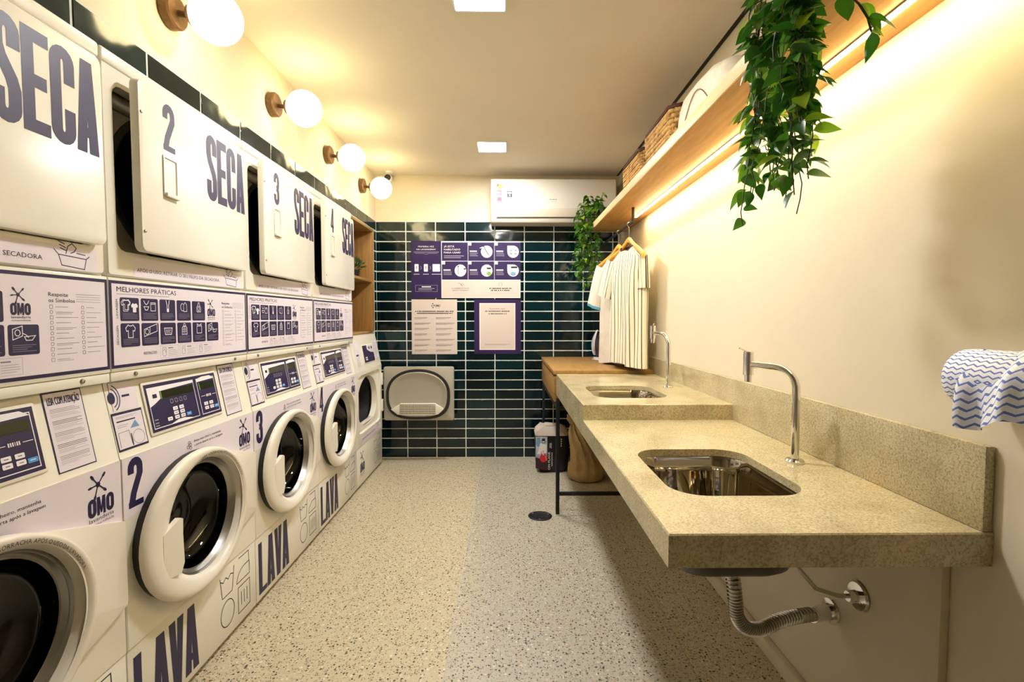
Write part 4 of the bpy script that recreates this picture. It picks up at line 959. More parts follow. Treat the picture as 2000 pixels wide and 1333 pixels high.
# ================================================================== stone counter, sinks, faucets
CX0, CY0, CYS, CY1, ZL, ZU, ZBT = .318, .955, 2.05, 3.18, .80, .866, .732
t = thing('stone_counter', 'beige granite counter on two levels with backsplash along the right wall', 'counter', (.64, 2.0, ZBT))
def slab(name, y0, y1, zt, hole, parent):
    n = 48; hx0, hy0, hx1, hy1, r = hole; H = rrect(hx0, hy0, hx1, hy1, r, 11); hcx, hcy = (hx0+hx1)/2, (hy0+hy1)/2
    cx, cy, hw, hh = (CX0+XR-.001)/2, (y0+y1)/2, (XR-.001-CX0)/2, (y1-y0)/2
    out = []
    for k in range(48):                       # corners of the slab sit at the middle of each rounded corner of the hole
        q, j = divmod(k, 12); a0 = PI/2*q; 
        c = ((1, 1), (-1, 1), (-1, -1), (1, -1))[q]; nx = ((-1, 1), (-1, -1), (1, -1), (1, 1))[q]; pv = ((1, -1), (1, 1), (-1, 1), (-1, -1))[q]
        f = (j-5.5)/5.5
        if j in (5, 6): p = c
        elif j < 5: p = ((c[0]*(1-.35*(5-j)/5)+pv[0]*.35*(5-j)/5), (c[1]*(1-.35*(5-j)/5)+pv[1]*.35*(5-j)/5))
        else: p = ((c[0]*(1-.35*(j-6)/5)+nx[0]*.35*(j-6)/5), (c[1]*(1-.35*(j-6)/5)+nx[1]*.35*(j-6)/5))
        out.append((cx+hw*p[0], cy+hh*p[1]))
    b = MB(); e = .003
    ins = [(min(max(u, CX0+e), XR-.001), min(max(v, y0+e), y1)) for u, v in out]
    apr = [(min(max(u, CX0+.02), XR-.02), min(max(v, y0+.02), y1-.02)) for u, v in out]; zu = zt-.022
    b.loft([[(u, v, zu) for u, v in H], [(u, v, zu) for u, v in apr], [(u, v, ZBT) for u, v in apr], [(u, v, ZBT) for u, v in out], [(u, v, zt-e) for u, v in out], [(u, v, zt) for u, v in ins], [(u, v, zt) for u, v in H], [(u, v, zu) for u, v in H]])
    return b.build(name, STONE, parent, 30)
S1 = (.405, 1.165, .742, 1.588, .085); S2 = (.405, 2.215, .742, 2.620, .085)
slab('lower_slab', CY0, CYS, ZL, S1, t); slab('upper_slab', CYS, CY1, ZU, S2, t)
MB().box(.944, XR-.0015, CY0+.003, 3.285, ZL+.0005, .972, bev=.002).build('backsplash', STONE, t)
def sink(label, hole, zt, drop):
    hx0, hy0, hx1, hy1, r = hole; cx, cy = (hx0+hx1)/2, (hy0+hy1)/2
    t = thing('sink', label, 'sink', (cx, cy, zt-drop), 'steel sinks set into the counter')
    def lp(o, z, rr=r): return [(u, v, z) for u, v in rrect(hx0-o, hy0-o, hx1+o, hy1+o, max(.02, rr+o), 8)]
    zr = zt-.0225
    b = MB(); L = [lp(.020, zr), lp(.006, zr), lp(.001, zr-.010), lp(-.006, zr-.05), lp(-.012, zt-drop+.045), lp(-.022, zt-drop+.020), lp(-.045, zt-drop+.004), lp(-.09, zt-drop)]
    L.append([(cx+.04*math.cos(a), cy+.04*math.sin(a), zt-drop-.003) for a in [math.atan2(p[1]-cy, p[0]-cx) for p in L[-1]]])
    b.loft(L, cap1=True); b.build('bowl', SINKST, t, 60)
    o = lambda s_, z: [(cx+(p[0]-cx)*s_, cy+(p[1]-cy)*s_, z) for p in lp(0, 0)]
    b = MB(); b.loft([o(1.02, zr-.012), o(1.0, zr-.05), o(.97, zt-drop+.04), o(.90, zt-drop+.010), o(.8, zt-drop-.006)], cap1=True); b.build('outer_shell', DARKST, t, 60)
    MB().lathe([(.042, .002), (.036, .006), (.030, .003), (.012, .001), (.0001, .001)], (cx, cy, zt-drop-.002), 'z', 24).build('drain', CHROME, t)
sink('polished steel sink in the lower part of the counter, nearest the camera', S1, ZL, .215)
sink('polished steel sink in the raised part of the counter, farther from the camera', S2, ZU, .215)
def faucet(label, x, y, z, d, lever):
    t = thing('faucet', label, 'faucet', (x, y, z), 'chrome bench faucets'); d = Vector((d[0], d[1], 0)); L = d.length; d.normalize()
    MB().lathe([(.0001, 0), (.026, 0), (.026, .006), (.022, .010), (.0001, .010)], (x, y, z), 'z', 28).build('base', CHROME, t)
    P = [(x, y, z+.008), (x, y, z+.12), (x, y, z+.215)]; R = .062
    for k in range(1, 10):
        a = PI/2*k/9; P.append((x+d.x*R*(1-math.cos(a)), y+d.y*R*(1-math.cos(a)), z+.215+R*math.sin(a)))
    e = Vector((x, y, z+.277))+d*L; P.append((e.x-d.x*.008, e.y-d.y*.008, e.z+.003))
    MB().tube(P, .0112, 14).build('spout', CHROME, t, 60)
    MB().cyl((e.x, e.y, e.z-.030), (e.x, e.y, e.z+.043), .0150, .0150, 20).build('valve', CHROME, t)
    MB().cyl((e.x, e.y, e.z-.052), (e.x, e.y, e.z-.031), .0105, .0105, 16).build('aerator', CHROME, t)
    MB().cyl((e.x, e.y, e.z+.040), (e.x+lever[0], e.y+lever[1], e.z+.054), .0032, .0026, 8).build('lever', CHROME, t)
faucet('chrome faucet beside the nearer sink, its spout bent over the bowl', .849, 1.440, ZL, (-.088, .112), (-.03, .0))
faucet('chrome faucet beside the farther sink, close to the hanging shirt', .838, 2.56, ZU, (-.045, .130), (0, -.02))
# plumbing
HOSE = mat('corrugated_chrome', (.55, .53, .48), .22, 1.0)
t = thing('drain_hose', 'ribbed chrome drain hose curving from the near sink to the wall', 'hose', (.585, 1.33, .58))
K = [Vector(q) for q in ((.573, 1.376, .579), (.605, 1.31, .54), (.615, 1.30, .47), (.622, 1.30, .42), (.65, 1.305, .385), (.70, 1.32, .372), (.76, 1.345, .378), (.83, 1.375, .372), (.905, 1.405, .362))]
P = []
for i in range(len(K)-1):
    p0, p1, p2, p3 = K[max(0, i-1)], K[i], K[i+1], K[min(len(K)-1, i+2)]
    for k in range(28):
        u = k/28; P.append(.5*((2*p1)+(p2-p0)*u+(2*p0-5*p1+4*p2-p3)*u*u+(3*p1-p0-3*p2+p3)*u**3))
P.append(K[-1])
MB().tube(P, [.0165+(.0032, .0032, -.002, -.002)[i % 4] for i in range(len(P))], 14).build('ribbed_tube', HOSE, t, 60)
MB().cyl(K[-1]-Vector((.02, .008, 0)), (XR-.001, 1.428, .355), .021, .023, 20).lathe([(.021, -.008), (.036, -.006), (.038, -.001), (.03, 0)], (XR-.0005, 1.428, .355), 'x', 24).build('wall_sleeve', CHROME, t)
t = thing('supply_hose', 'thin water supply hose with round chrome wall plate under the near sink', 'hose', (XR, 1.314, .466))
MB().tube([(.80, 1.45, ZBT-.02), (.79, 1.40, .62), (.80, 1.33, .54), (.84, 1.31, .49), (.90, 1.31, .470), (.94, 1.314, .466)], .006, 8).build('hose', HOSE, t, 60)
MB().lathe([(.014, -.035), (.016, -.012), (.036, -.010), (.040, -.004), (.036, 0)], (XR-.0005, 1.314, .466), 'x', 28, cap0=True).build('wall_plate', CHROME, t)

# ================================================================== oak table with drawer and black frame
t = thing('side_table', 'oak ironing table with black metal legs against the tiled wall', 'table', (.63, 3.75, 0))
MB().box(.300, XR-.002, CY1+.004, YB-.008, .862, .888, bev=.0015).build('table_top', OAK, t)
MB().box(.325, .945, CY1+.03, YB-.03, .690, .858, bev=.001).build('drawer_box', OAK, t)
dr = MB().box(.305, .322, CY1+.012, YB-.02, .684, .850, bev=.001).build('drawer_front', OAK, t)
for x, y in ((.316, 3.055), (.316, 4.25), (.90, 3.055), (.90, 4.25)): MB().box(x-.011, x+.011, y-.011, y+.011, 0, (ZBT-.002 if y < 3.2 else .683), bev=.001).build('leg', BLKMET, t)
for y in (3.055, 4.25): MB().box(.328, .888, y-.009, y+.009, .118, .140, bev=.001).build('stretcher', BLKMET, t)
for y in (3.055, 4.25): MB().box(.328, .888, y-.009, y+.009, .655, .677, bev=.001).build('stretcher', BLKMET, t)
for x in (.316, .90): MB().box(x-.009, x+.009, 3.067, 4.238, .655, .677, bev=.001).build('top_rail', BLKMET, t)

# ================================================================== iron
IRONP = mat('iron_grey_plastic', srgb(70, 66, 84), .35); IRONW = mat('iron_white', srgb(206, 206, 210), .4)
ix, iy, iz = .745, 4.12, .888
t = thing('clothes_iron', 'grey clothes iron standing upright on the oak table beside the shirts', 'iron', (ix, iy, iz))
ol = []
for k in range(24):
    a = 2*PI*k/24; c, s_ = math.cos(a), math.sin(a); h = .125+.105*s_; wdt = .052*(1-max(0, (h-.06)/.175)**2) if h > .06 else .052
    ol.append((iy+wdt*c, iz+.01+h))
MB().loft([[(ix-.034+.10*((v-iz-.11)/.12)**2*.3, u, v) for u, v in ol], [(ix-.022+.10*((v-iz-.11)/.12)**2*.3, u, v) for u, v in ol]], cap0=True, cap1=True).build('sole_plate', IRONW, t)
MB().loft([[(ix-.021+.10*((v-iz-.11)/.12)**2*.3, iy+(u-iy)*f, iz+.11+(v-iz-.11)*f) for u, v in ol] if q == 0 else [(ix-.021+q, iy+(u-iy)*f, iz+.09+(v-iz-.11)*f) for u, v in ol] for q, f in ((0, .97), (.025, .9), (.045, .72), (.055, .4))], cap1=True).build('body', IRONP, t, 60)
MB().tube([(ix+.02, iy, iz+.19), (ix+.055, iy, iz+.19), (ix+.078, iy, iz+.165), (ix+.085, iy, iz+.11), (ix+.082, iy, iz+.05), (ix+.06, iy, iz+.022), (ix+.02, iy, iz+.02)], .013, 12).build('handle', IRONP, t, 60)
MB().box(ix-.02, ix+.075, iy-.04, iy+.04, iz, iz+.014, bev=.005).build('heel', IRONW, t)
cp = [(ix+.07, iy-.02, iz+.02), (ix+.06, iy-.09, iz+.008), (ix-.01, iy-.13, iz+.006), (ix-.05, iy-.10, iz+.006), (ix-.03, iy-.16, iz+.006), (ix+.03, iy-.20, iz+.006)]
MB().tube(cp, .0045, 6).build('cord', IRONW, t, 60)

# ================================================================== garments
def frame2(cx, cy, d):
    d = Vector((d[0], d[1], 0)).normalized(); nrm = Vector((-d.y, d.x, 0)); nrm = nrm if nrm.x < 0 else -nrm
    return lambda a, b_, z: Vector((cx, cy, z))+d*a+nrm*b_
def hanger(label, cx, cy, d, z=1.70):
    F = frame2(cx, cy, d); t = thing('clothes_hanger', label, 'hanger', tuple(F(0, 0, z)), 'wooden hangers on the black rail')
    loops = []
    for k in range(21):
        a = -.215+.43*k/20; h = z-.004-.085*(abs(a)/.215)**1.5+.034*math.exp(-(a/.05)**2); th = .011+.006*(abs(a)/.215); hh = .020-.004*abs(a)/.215; bb = .03*(abs(a)/.215)**2
        loops.append([F(a, bb+th*math.cos(q), h+hh*math.sin(q)) for q in [2*PI*j/10 for j in range(10)]])
    MB().loft(loops, cap0=True, cap1=True).build('body', HANGW, t, 60)
    zr = 1.843+.003
    P = [F(0, 0, z+.04), F(0, 0, zr-.03)]+[F(0, .016-.016*math.cos(q)*1-.0, 0) for q in ()]
    P += [Vector((cx, cy, zr-.03))]
    hk = [F(0, 0, z+.035), F(0, 0, zr-.035)]
    for k in range(9):
        q = PI*k/8; hk.append(Vector((cx-.013*math.cos(q)*1.0+.000, cy, zr-.010+.014*math.sin(q))))
    MB().tube(hk, .0022, 6).build('hook', STEEL, t, 60)
    return t
def garment(name, label, cx, cy, d, zs, hem, halfw, matr, collar, stripes, seed, sl=.24, cuff=None):
    F = frame2(cx, cy, d); rnd = random.Random(seed); t = thing(name, label, 'shirt', tuple(F(0, 0, zs)))
    N = 72; loops = []; info = []
    prof = [(hem, halfw*1.04, .062), (hem+.02, halfw*1.03, .062), (hem+(zs-hem)*.3, halfw*1.0, .058), (hem+(zs-hem)*.6, halfw*.98, .06), (zs-.17, halfw*.98, .058), (zs-.09, halfw*.99, .05), (zs-.045, halfw*.93, .042), (zs-.015, halfw*.62, .036), (zs+.010, halfw*.42, .036), (zs+.014, halfw*.38, .034)]
    Z = []
    for i in range(len(prof)-1):
        for j in range(3): f = j/3; Z.append(tuple(a*(1-f)+b_*f for a, b_ in zip(prof[i], prof[i+1])))
    Z.append(prof[-1])
    ph = [rnd.uniform(0, 6) for _ in range(6)]
    for z, w, dp in Z:
        l = []; fold = min(1, max(.1, (zs-z)/.35))
        for k in range(N):
            a = 2*PI*k/N; c, s_ = math.cos(a), math.sin(a)
            r = 1; aa = w*(abs(c)**.75)*(1 if c > 0 else -1); f = fold*(.012*math.sin(aa*42+ph[0])+.008*math.sin(aa*75+ph[1]+z*3))
            bb = dp*s_+f*abs(s_)
            zz = z+(.016*math.sin(aa*9+ph[2]) if z < hem+.001 else 0)-(.10*max(0, abs(aa)-.07)/.2 if z > zs-.10 else 0)*0
            if z > zs-.02 and s_ > 0: zz -= .050*s_*(1-abs(c))*1.3      # dipped front neckline
            drop = .055*(abs(aa)/halfw)**1.4*max(0, 1-(zs-z)/.2)
            l.append(F(aa, bb, zz-drop))
        loops.append(l)
    uvf = (lambda i, k: (10+math.copysign(abs(math.cos(2*PI*k/N))**.75, math.cos(2*PI*k/N))*halfw/stripes, i*.1)) if stripes else None
    MB().loft(loops, matr, uvf=uvf).build('body', None, t, 70)
    for sg in (-1, 1):
        sh = F(sg*halfw*.86, 0, zs-.075); el = F(sg*(halfw*(1.22 if sg > 0 else .90)), .02 if sg > 0 else 0, zs-.075-sl*(1 if sg > 0 else .85))
        L = []
        for i in range(6):
            f = i/5; c = sh.lerp(el, f)+Vector((0, 0, .02*math.sin(PI*f))); ax = (el-sh).normalized(); u = Vector((0, 0, 1)).cross(ax).normalized(); dn = F(sg, 0, 0)-F(0, 0, 0)
            wv = dn.cross(ax).normalized()
            ra, rb = (.075+.018*f)*(1 if sg > 0 else .42), (.050+.010*f)*(1 if sg > 0 else .6)
            up = ax.cross(wv).normalized()
            L.append([c+up*ra*math.cos(2*PI*k/24)+wv*(rb+.006*math.sin(k*2.1+ph[3]+f*2))*math.sin(2*PI*k/24) for k in range(24)])
        uvs = (lambda i, k: (10+math.cos(2*PI*k/24)*.075/stripes, i*.1)) if stripes else None
        MB().loft(L, matr, uvf=uvs).build('sleeve', None, t, 70)
        if cuff: MB().loft([[p+(p-el)*.03 for p in L[-1]], [p+(p-el)*.03-Vector((0, 0, .02)) for p in L[-1]]], cuff).build('cuff', None, t, 70)
    if collar:
        top = loops[-1]; MB().tube(top+[top[0]], .006, 8, collar, caps=False).build('collar', None, t, 60)
    return t
GD = (-.31, .95)
hanger('wooden hanger holding the pinstriped shirt', .797, 3.26, GD, 1.705)
garment('striped_shirt', 'cream shirt with dark pinstripes hanging in front of the others', .797, 3.26, GD, 1.690, .925, .195, STRIPE, mat('maroon_trim', srgb(70, 26, 34), .8), .0235, 2)
hanger('wooden hanger behind the pinstriped shirt', .797, 3.56, GD, 1.705)
garment('plain_shirt', 'plain white shirt hanging behind the pinstriped one', .797, 3.56, GD, 1.685, .905, .235, PLAINSH, None, None, 6, sl=.28, cuff=mat('teal_cuff', srgb(80, 150, 170), .8))

# ================================================================== bags on the floor
t = thing('shopping_bag', 'printed plastic shopping bag with red and white pictures, behind the black table leg', 'bag', (.345, 3.98, 0))
def bagloop(x0, x1, y0, y1, z, r, jit, seed):
    rr = random.Random(seed); return [(u+rr.uniform(-jit, jit), v+rr.uniform(-jit, jit), z+rr.uniform(-jit, jit)) for u, v in rrect(x0, y0, x1, y1, r, 5)]
PLBLK = mat('black_plastic_print', srgb(22, 18, 24), .35); FROST = noise_mat('frosted_plastic', [(.3, srgb(120, 132, 150)), (.7, srgb(206, 208, 214))], 18, .35)
MB().loft([bagloop(.255, .455, 3.90, 4.06, 0.002, .03, .0, 1), bagloop(.235, .480, 3.88, 4.08, .05, .03, .003, 2), bagloop(.225, .490, 3.87, 4.09, .2, .03, .004, 3), bagloop(.222, .488, 3.875, 4.085, .345, .03, .003, 4)], cap0=True).build('body', PLBLK, t, 50, xf=lambda p: Vector((p.x, p.y, p.z*.86)))
MB().loft([bagloop(.222, .488, 3.875, 4.085, .346, .03, .003, 4), bagloop(.225, .475, 3.88, 4.08, .39, .04, .008, 5), bagloop(.26, .43, 3.91, 4.05, .425, .05, .012, 6), bagloop(.30, .38, 3.95, 4.0, .415, .02, .01, 7)], cap1=True).build('crumpled_top', mat('tissue_beige', srgb(186, 172, 160), .6), t, 50, xf=lambda p: Vector((p.x, p.y, p.z*.86)))
p = Print(lambda u, v, w: (u, 3.864-w, v*.86))
p.P([(.226, .12), (.318, .12), (.318, .342), (.226, .342)], FROST, 1); p.P([(.226, .05), (.318, .03), (.318, .125), (.226, .15)], mat('dark_maroon_print', srgb(50, 16, 22), .4), 2); p.R(.238, .25, .262, .33, SKYP, 2); p.R(.275, .285, .300, .325, NAVY, 2); p.R(.279, .290, .296, .300, WHITEP, 3)
p.P([(.236, .18), (.31, .19), (.312, .27), (.26, .28), (.25, .22)], WHITEP, 2); p.E(.288, .145, .030, .040, REDP, 2); p.R(.280, .17, .292, .215, CREAMP, 3); p.P([(.300, .17), (.303, .17), (.314, .12), (.311, .12)], YELP, 3)
p.P([(.268, .17), (.273, .17), (.273, .205), (.268, .205)], REDP, 3)
p.build('picture_print', None, t, 0); p = Print(lambda u, v, w: (u, 3.864-w, v*.86))
for st, uu, zz, ln, hh in (('ON PLANE', .340, .035, .165, .017), ('', 0, 0, 0, 0)):
    if st:
        vs_, fs, tw = text_geo(st); p.add([p.map(uu-v[1]*hh/.73, zz+v[0]*ln/tw, .0008) for v in vs_], fs, WHITEP)
for uu, z0_, z1_, n_ in ((.352, .07, .20, 9), (.346, .235, .29, 4), (.336, .24, .285, 4), (.395, .24, .30, 3), (.425, .25, .33, 4), (.392, .04, .075, 3)):
    for k in range(n_): zz = z0_+(z1_-z0_)*k/n_; p.R(uu, zz, uu+.006, zz+(z1_-z0_)/n_*.6, WHITEP, 2)
p.build('lettering_print', None, t, 0)
t = thing('cloth_bag', 'slumped beige bag with tied top beside the printed shopping bag', 'bag', (.60, 3.72, 0))
CLB = noise_mat('beige_bag_cloth', [(.3, srgb(150, 122, 76)), (.7, srgb(190, 162, 112))], 6, .75, bump=.3)
L = []
for z, w, dp, ox, fo in ((.002, .105, .09, 0, .02), (.02, .130, .11, 0, .03), (.08, .136, .115, 0, .05), (.13, .128, .105, .004, .10), (.15, .112, .092, .006, .12), (.22, .104, .085, -.005, .12), (.30, .090, .072, -.028, .16), (.36, .068, .056, -.055, .20), (.40, .046, .036, -.075, .25), (.425, .032, .024, -.082, .25), (.445, .036, .028, -.088, .3)):
    L.append([(.60+ox+w*math.cos(2*PI*k/40)*(1+fo*math.sin(k*1.25+z*9)), 3.72+dp*math.sin(2*PI*k/40)*(1+fo*math.sin(k*1.7+z*13+1)), z+(.010*math.sin(k*.9+z*30) if z > .1 else 0)) for k in range(40)])
MB().loft(L, cap0=True, cap1=True).build('body', CLB, t, 60)
for sx, top in ((-1, .505), (1, .48)):
    P = [(.516, 3.72, .43), (.512+sx*.020, 3.705, .452), (.506+sx*.036, 3.70, .478), (.502+sx*.046, 3.70, top)]
    MB().tube(P, [.014, .026, .026, .005], 8).build('tie_ear', CLB, t, 60)
# ================================================================== floor drain
t = thing('floor_drain', 'round black floor drain in front of the table leg', 'drain', (.205, 3.02, 0))
MB().lathe([(.072, 0), (.074, .003), (.066, .006), (.062, .004), (.0001, .004)], (.205, 3.02, 0), 'z', 36).build('cover', BLKMET, t)
b = MB()
for k in range(3): a = k*2.1+.4; b.lathe([(.006, .004), (.005, .007), (.0001, .008)], (.205+.055*math.cos(a), 3.02+.055*math.sin(a), 0), 'z', 10)
b.build('screws', STEEL, t)
b = MB()
for k in range(5): b.box(.205-.035+.004*abs(k-2), .205+.035-.004*abs(k-2), 3.02-.03+.015*k-.003, 3.02-.03+.015*k+.003, .0042, .0052)
b.build('slots', RUBBER, t, 0)

# ================================================================== air conditioner
AY, ax0, ax1, az0, az1 = 4.12, -.133, .900, 2.017, 2.372
t = thing('air_conditioner', 'white split air conditioner mounted high on the tiled wall', 'air conditioner', ((ax0+ax1)/2, YB, az0))
prof = [(YB-.001, az1), (AY+.03, az1), (AY+.008, az1-.008), (AY, az1-.03), (AY, az0+.118), (AY+.022, az0+.012), (AY+.035, az0), (YB-.001, az0)]
lo = []
for f, s_ in ((ax0, .94), (ax0+.006, .985), (ax0+.018, 1.0), (ax1-.018, 1.0), (ax1-.006, .985), (ax1, .94)):
    lo.append([(f, YB-.001+(y-YB)*s_, (az0+az1)/2+(z-(az0+az1)/2)*(.97+.03*(s_-.94)/.06)) for y, z in prof])
MB().loft(lo, cap0=True, cap1=True).build('casing', mat('ac_white_plastic', srgb(206, 200, 188), .35), t, 35)
AYF = AY-.0012
fm = lambda u, v, w: (u, AYF+.022*(az0+.118-v)/.106-w, v)
MB().prism([(ax0+.05, az0+.042), (ax1-.05, az0+.042), (ax1-.05, az0+.112), (ax0+.05, az0+.112)], fm, .0005, .005, bev=.001).build('air_flap', mat('ac_flap_grey', srgb(196, 186, 168), .4), t)
MB().box(ax0+.05, ax1-.05, AY+.010, AY+.022, az0+.034, az0+.041).build('flap_gap', RUBBER, t, 0)
p = Print(mapy(AYF)); sx, sz = ax0+.072, az0+.285
p.E(sx, sz, .026, .026, YELP, 1); p.P([(sx-.026, sz-.004), (sx-.004, sz+.006), (sx-.004, sz+.024), (sx-.02, sz+.016)], NAVY, 2); p.R(sx-.026, sz-.02, sx-.010, sz-.010, GREYP, 2)
p.R(sx-.018, sz-.115, sx+.018, sz-.028, REDP, 1); p.R(sx-.010, sz-.058, sx+.010, sz-.040, WHITEP, 2); p.R(sx-.012, sz-.085, sx+.012, sz-.066, CREAMP, 2)
p.P([(sx-.018, sz-.115), (sx-.006, sz-.115), (sx-.018, sz-.14)], REDP, 1); p.P([(sx+.018, sz-.115), (sx+.006, sz-.115), (sx+.018, sz-.14)], REDP, 1)
p.build('energy_sticker', None, t, 0)
p = Print(mapy(AYF)); p.R(ax0+.135, az0+.200, ax0+.178, az0+.248, BLACKP, 1); p.R(ax0+.142, az0+.226, ax0+.171, az0+.241, WHITEP, 2); p.E(ax0+.157, az0+.213, .007, .007, PALEP, 2); p.build('spec_sticker', None, t, 0)
p = Print(mapy(AYF)); cx = (ax0+ax1)/2
for k, w in enumerate((.010, .006, .010, .008, .010, .006)): p.R(cx-.03+k*.0105, az0+.178, cx-.03+k*.0105+w*.8, az0+.186, GREYP, 1)
p.S([(cx-.018, az0+.168), (cx, az0+.158), (cx+.018, az0+.168)], .002, GREYP, 1); p.build('maker_print', None, t, 0)
# ================================================================== security camera
t = thing('security_camera', 'small white security camera with black face in the ceiling corner', 'camera', (-.985, 4.22, ZC))
MB().cyl((-.985, 4.22, ZC-.012), (-.985, 4.22, ZC), .028, .030, 20).cyl((-.985, 4.22, ZC-.04), (-.985, 4.22, ZC-.01), .010, .010, 12).build('mount', WHITEP, t)
MB().lathe([(.0001, .03), (.022, .028), (.031, .010), (.031, -.030), (.029, -.034), (.0001, -.034)], (-.985, 4.205, ZC-.062), 'y', 24).build('housing', WHITEP, t)
MB().lathe([(.027, -.0345), (.025, -.038), (.012, -.040), (.010, -.037), (.0001, -.036)], (-.985, 4.205, ZC-.062), 'y', 24).build('lens_face', RUBBER, t)

# ================================================================== posters on the tiles
PY = YB-.007
def poster(label, x0, x1, z0, z1, mt):
    t = thing('poster', label, 'poster', ((x0+x1)/2, YB, z0), 'notices on the tiled wall')
    MB().box(x0, x1, PY-.0035, PY-.0003, z0, z1, bev=.0005, seg=1).build('board', mt, t, 0); return t
pm = mapy(PY-.0035)
t = poster('wide purple instruction poster with six steps, uppermost on the tiles', -.826, .118, 1.400, 1.889, WHITEP)
p = Print(pm); xa, xb = -.826, -.566
p.R(xa, 1.400, xb, 1.889, PURPLE, 1); p.R(xb+.004, 1.404, .114, 1.554, CREAMP, 1)
p.T('PRIMEIRA VEZ', (xa+xb)/2, 1.836, .013, WHITEP, 2, w=.135, align='c'); p.T('NA LAVANDERIA?', (xa+xb)/2, 1.812, .013, WHITEP, 2, w=.165, align='c')
p.bars(xa+.022, 1.790, xb-.022, 1.800, 1, PALEP, 2, .35); p.S([(xa+.035, 1.784), (xa+.11, 1.784), (xa+.13, 1.776), (xa+.15, 1.784), (xb-.035, 1.784)], .002, PALEP, 2)
for k, (u, w) in enumerate(((.030, .034), (.110, .034), (.185, .064))):
    p.RR(xa+u, 1.628, xa+u+w, 1.692, .004, WHITEP, 2); p.bars(xa+u-.008, 1.598, xa+u+w+.008, 1.612, 1, PALEP, 2, .5)
    if k < 2: p.R(xa+u+.010, 1.65, xa+u+w-.010, 1.675, PALEP, 3); p.S([(xa+u+w+.018, 1.675), (xa+u+w+.024, 1.66), (xa+u+w+.018, 1.645)], .003, PALEP, 2)
p.S([(xa+.036, 1.456), (xb-.036, 1.456), (xb-.036, 1.510), (xa+.036, 1.510)], .0018, PALEP, 2, True); p.R(xa+.09, 1.493, xb-.09, 1.501, WHITEP, 2); p.bars(xa+.06, 1.464, xb-.06, 1.488, 2, PALEP, 2, .35)
cw, ch = .2245, .158
for r in range(2):
    for c in range(3):
        x0 = xb+.005+c*(cw+.003); z0 = 1.558+(1-r)*(ch+.004); p.R(x0, z0, x0+cw, z0+ch, PURPLE, 1)
        if r == 0 and c == 0:
            for k, (st, w) in enumerate((('JÁ ESTÁ', .090), ('HABILITADO', .140), ('PARA USAR?', .145))): p.T(st, x0+.018, z0+.116-k*.026, .016, WHITEP, 2, w=w)
            p.bars(x0+.018, z0+.020, x0+.19, z0+.050, 2, PALEP, 2, .3); continue
        p.R(x0, z0+ch-.026, x0+.028, z0+ch, WHITEP, 2)
        n_ = {(0, 1): '1', (0, 2): '2', (1, 0): '3', (1, 1): '3', (1, 2): '4'}[(r, c)]
        n_ = {(0, 1): '1', (0, 2): '2', (1, 0): '3', (1, 1): '4', (1, 2): '5'}[(r, c)]
        p.T(n_, x0+.014, z0+ch-.021, .014, PURPLE, 3, align='c')
        p.R(x0+.014, z0+.078, x0+.075, z0+.088, WHITEP, 2); p.bars(x0+.014, z0+.038, x0+.085, z0+.072, 3, PALEP, 2, .25, seed=r*3+c)
        ex, ez = x0+.160, z0+.079; p.E(ex, ez, .050, .052, WHITEP, 2, 22)
        if c == 2: p.R(ex-.050, ez, ex, ez+.052, WHITEP, 2)
        if (r, c) == (0, 1): p.S([(ex-.025, ez+.045), (ex-.005, ez+.005), (ex+.02, ez-.03)], .006, BLACKP, 3); p.S([(ex-.06, ez+.03), (ex-.035, ez+.04)], .006, WHITEP, 3)
        elif (r, c) == (0, 2):
            for q in range(4): p.R(ex-.028+.038*(q % 2), ez-.022+.028*(q//2), ex-.008+.038*(q % 2), ez-.012+.028*(q//2), GREYP, 3)
        elif (r, c) == (1, 0): p.S([(ex-.02, ez-.03), (ex-.02, ez+.04)], .006, GREYP, 3); p.R(ex+.028, ez+.008, ex+.046, ez+.02, BLACKP, 3); p.R(ex-.026, ez+.030, ex-.014, ez+.042, BLACKP, 3)
        elif (r, c) == (1, 1): p.R(ex, ez+.012, ex+.036, ez+.026, BLACKP, 3); p.E(ex+.018, ez-.026, .020, .018, GRNP, 3)
        else: p.R(ex-.018, ez+.020, ex+.036, ez+.036, BLACKP, 3); p.E(ex, ez-.028, .024, .018, SKYP, 3)
p.T('O AMBIENTE ESTÁ', -.402, 1.478, .011, BLACKP, 2, w=.150, align='c'); p.T('SENDO FILMADO', -.402, 1.461, .011, BLACKP, 2, w=.140, align='c'); p.bars(-.46, 1.437, -.345, 1.447, 2, PALEP, 2, .3)
p.S([(-.425, 1.530), (-.40, 1.522), (-.385, 1.508)], .004, GREYP, 2); p.S(arc(-.385, 1.515, .012, .009, 0, 330, 8), .003, GREYP, 2, True)
rb = random.Random(2)
for zz, w in ((1.478, .19), (1.461, .165)):
    x = -.055-w/2
    while x < -.055+w/2: l = rb.uniform(.006, .011); p.R(x, zz, x+l, zz+.010, BLACKP, 2); x += l+(.003 if rb.random() < .75 else .009)
p.bars(-.17, 1.437, .06, 1.447, 2, PALEP, 2, .3); p.S(arc(-.055, 1.518, .014, .016, -60, 240, 10), .003, GREYP, 2)
p.build('instruction_print', None, t, 0)
t = poster('cream notice with two columns of small text, lower left on the tiles', -.826, -.432, .912, 1.388, CREAMP)
p = Print(pm); p.T('OMO', -.602, 1.322, .022, BLACKP, 1, w=.044, align='c'); p.T('OMO', -.600, 1.3225, .022, BLACKP, 1, w=.044, align='c')
for q in ((-.642, 1.350), (-.632, 1.336), (-.650, 1.332), (-.640, 1.318)): p.E(*q, .005, .006, BLACKP, 1, 8)
p.R(-.62, 1.310, -.582, 1.314, PALEP, 1)
p.build('logo_print', None, t, 0); p = Print(pm)
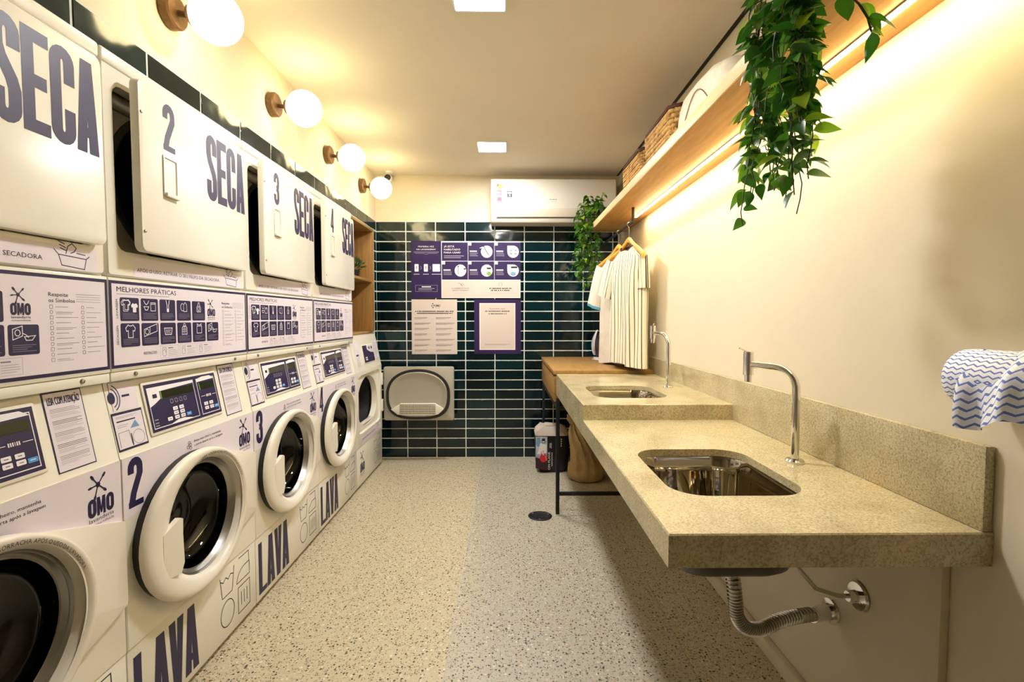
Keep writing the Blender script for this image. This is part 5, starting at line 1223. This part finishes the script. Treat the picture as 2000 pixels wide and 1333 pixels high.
for zz, w in ((1.280, .33), (1.263, .30)):
    x = -.629-w/2
    while x < -.629+w/2: l = rb.uniform(.006, .012); p.R(x, zz, x+l, zz+.009, BLACKP, 1); x += l+(.002 if rb.random() < .8 else .007)
p.build('heading_print', None, t, 0); p = Print(pm)
for k in range(7):
    zz = 1.232-k*.047
    for x0, w in ((-.802, .14), (-.617, .165)):
        w_ = w*(.8+.2*((k*5) % 3)/2); p.R(x0, zz-.004, x0+w_, zz, GREYP, 1); p.R(x0, zz-.016, x0+w_*.6, zz-.013, PALEP, 1); p.R(x0, zz-.011, x0+w_*.9, zz-.009, BLACKP if k % 2 else GREYP, 1)
p.build('text_print', None, t, 0)
t = poster('cream notice framed in purple, lower right on the tiles beside the table', -.284, .122, .914, 1.389, PURPLE)
p = Print(pm); p.R(-.238, .950, .073, 1.356, WHITEP, 1); p.R(-.232, .956, .067, 1.350, CREAMP, 2)
p.T('Escaneie aqui', -.083, 1.303, .012, BLACKP, 3, w=.13, align='c')
for zz, w in ((1.281, .21), (1.259, .15)):
    x = -.083-w/2
    while x < -.083+w/2: l = rb.uniform(.006, .011); p.R(x, zz, x+l, zz+.009, BLACKP, 3); x += l+(.003 if rb.random() < .75 else .009)
p.build('heading_print', None, t, 0); p = Print(pm); p.bars(-.19, .988, .03, 1.004, 2, GREYP, 3, .3); p.build('footer_print', None, t, 0)

# ================================================================== roll of wipes on the right wall
t = thing('wipe_roll', 'roll of white and blue zigzag cleaning wipes on the wall at the right edge', 'wipes', (.905, .89, 1.112))
b = MB(); N = 32; L = []; rr = .056
for y, f in ((.965, .3), (.966, .86), (.960, .97), (.945, 1), (.80, 1), (.79, .97), (.785, .3)):
    L.append([(.905+rr*f*math.cos(2*PI*k/N), y, 1.110+rr*f*math.sin(2*PI*k/N)) for k in range(N)])
b.loft(L, CHEV, cap0=True, cap1=True, uvf=lambda i, k: ((.965-L[i][0][1])*55, 18*min(k, N-k)*2/N)); b.build('roll', None, t, 50)
MB().cyl((.905, .775, 1.11), (.905, .985, 1.11), .008, .008, 12).box(.900, XR-.0005, .974, .985, 1.102, 1.118, bev=.002).build('holder', BLKMET, t)
L = []
for j in range(13):
    f = j/12; row = []
    for k in range(25):
        u = k/24; y = .915-.15*u; z = 1.168-.145*f*(1-.12*math.sin(u*3.0))-.012*math.sin(u*7); x = .905-.062*math.sin(min(1, f*1.6+.15)*PI/2)-.012*math.sin(u*11+f*2.5)*f-.010*math.sin(u*23)*f*.5
        row.append((x, y, z))
    L.append(row)
b = MB(); b.loft(L, CHEV, closed=False, uvf=lambda i, k: (k*.36+i*.10, i*.75+k*.12)); b.build('loose_sheet', None, t, 60)
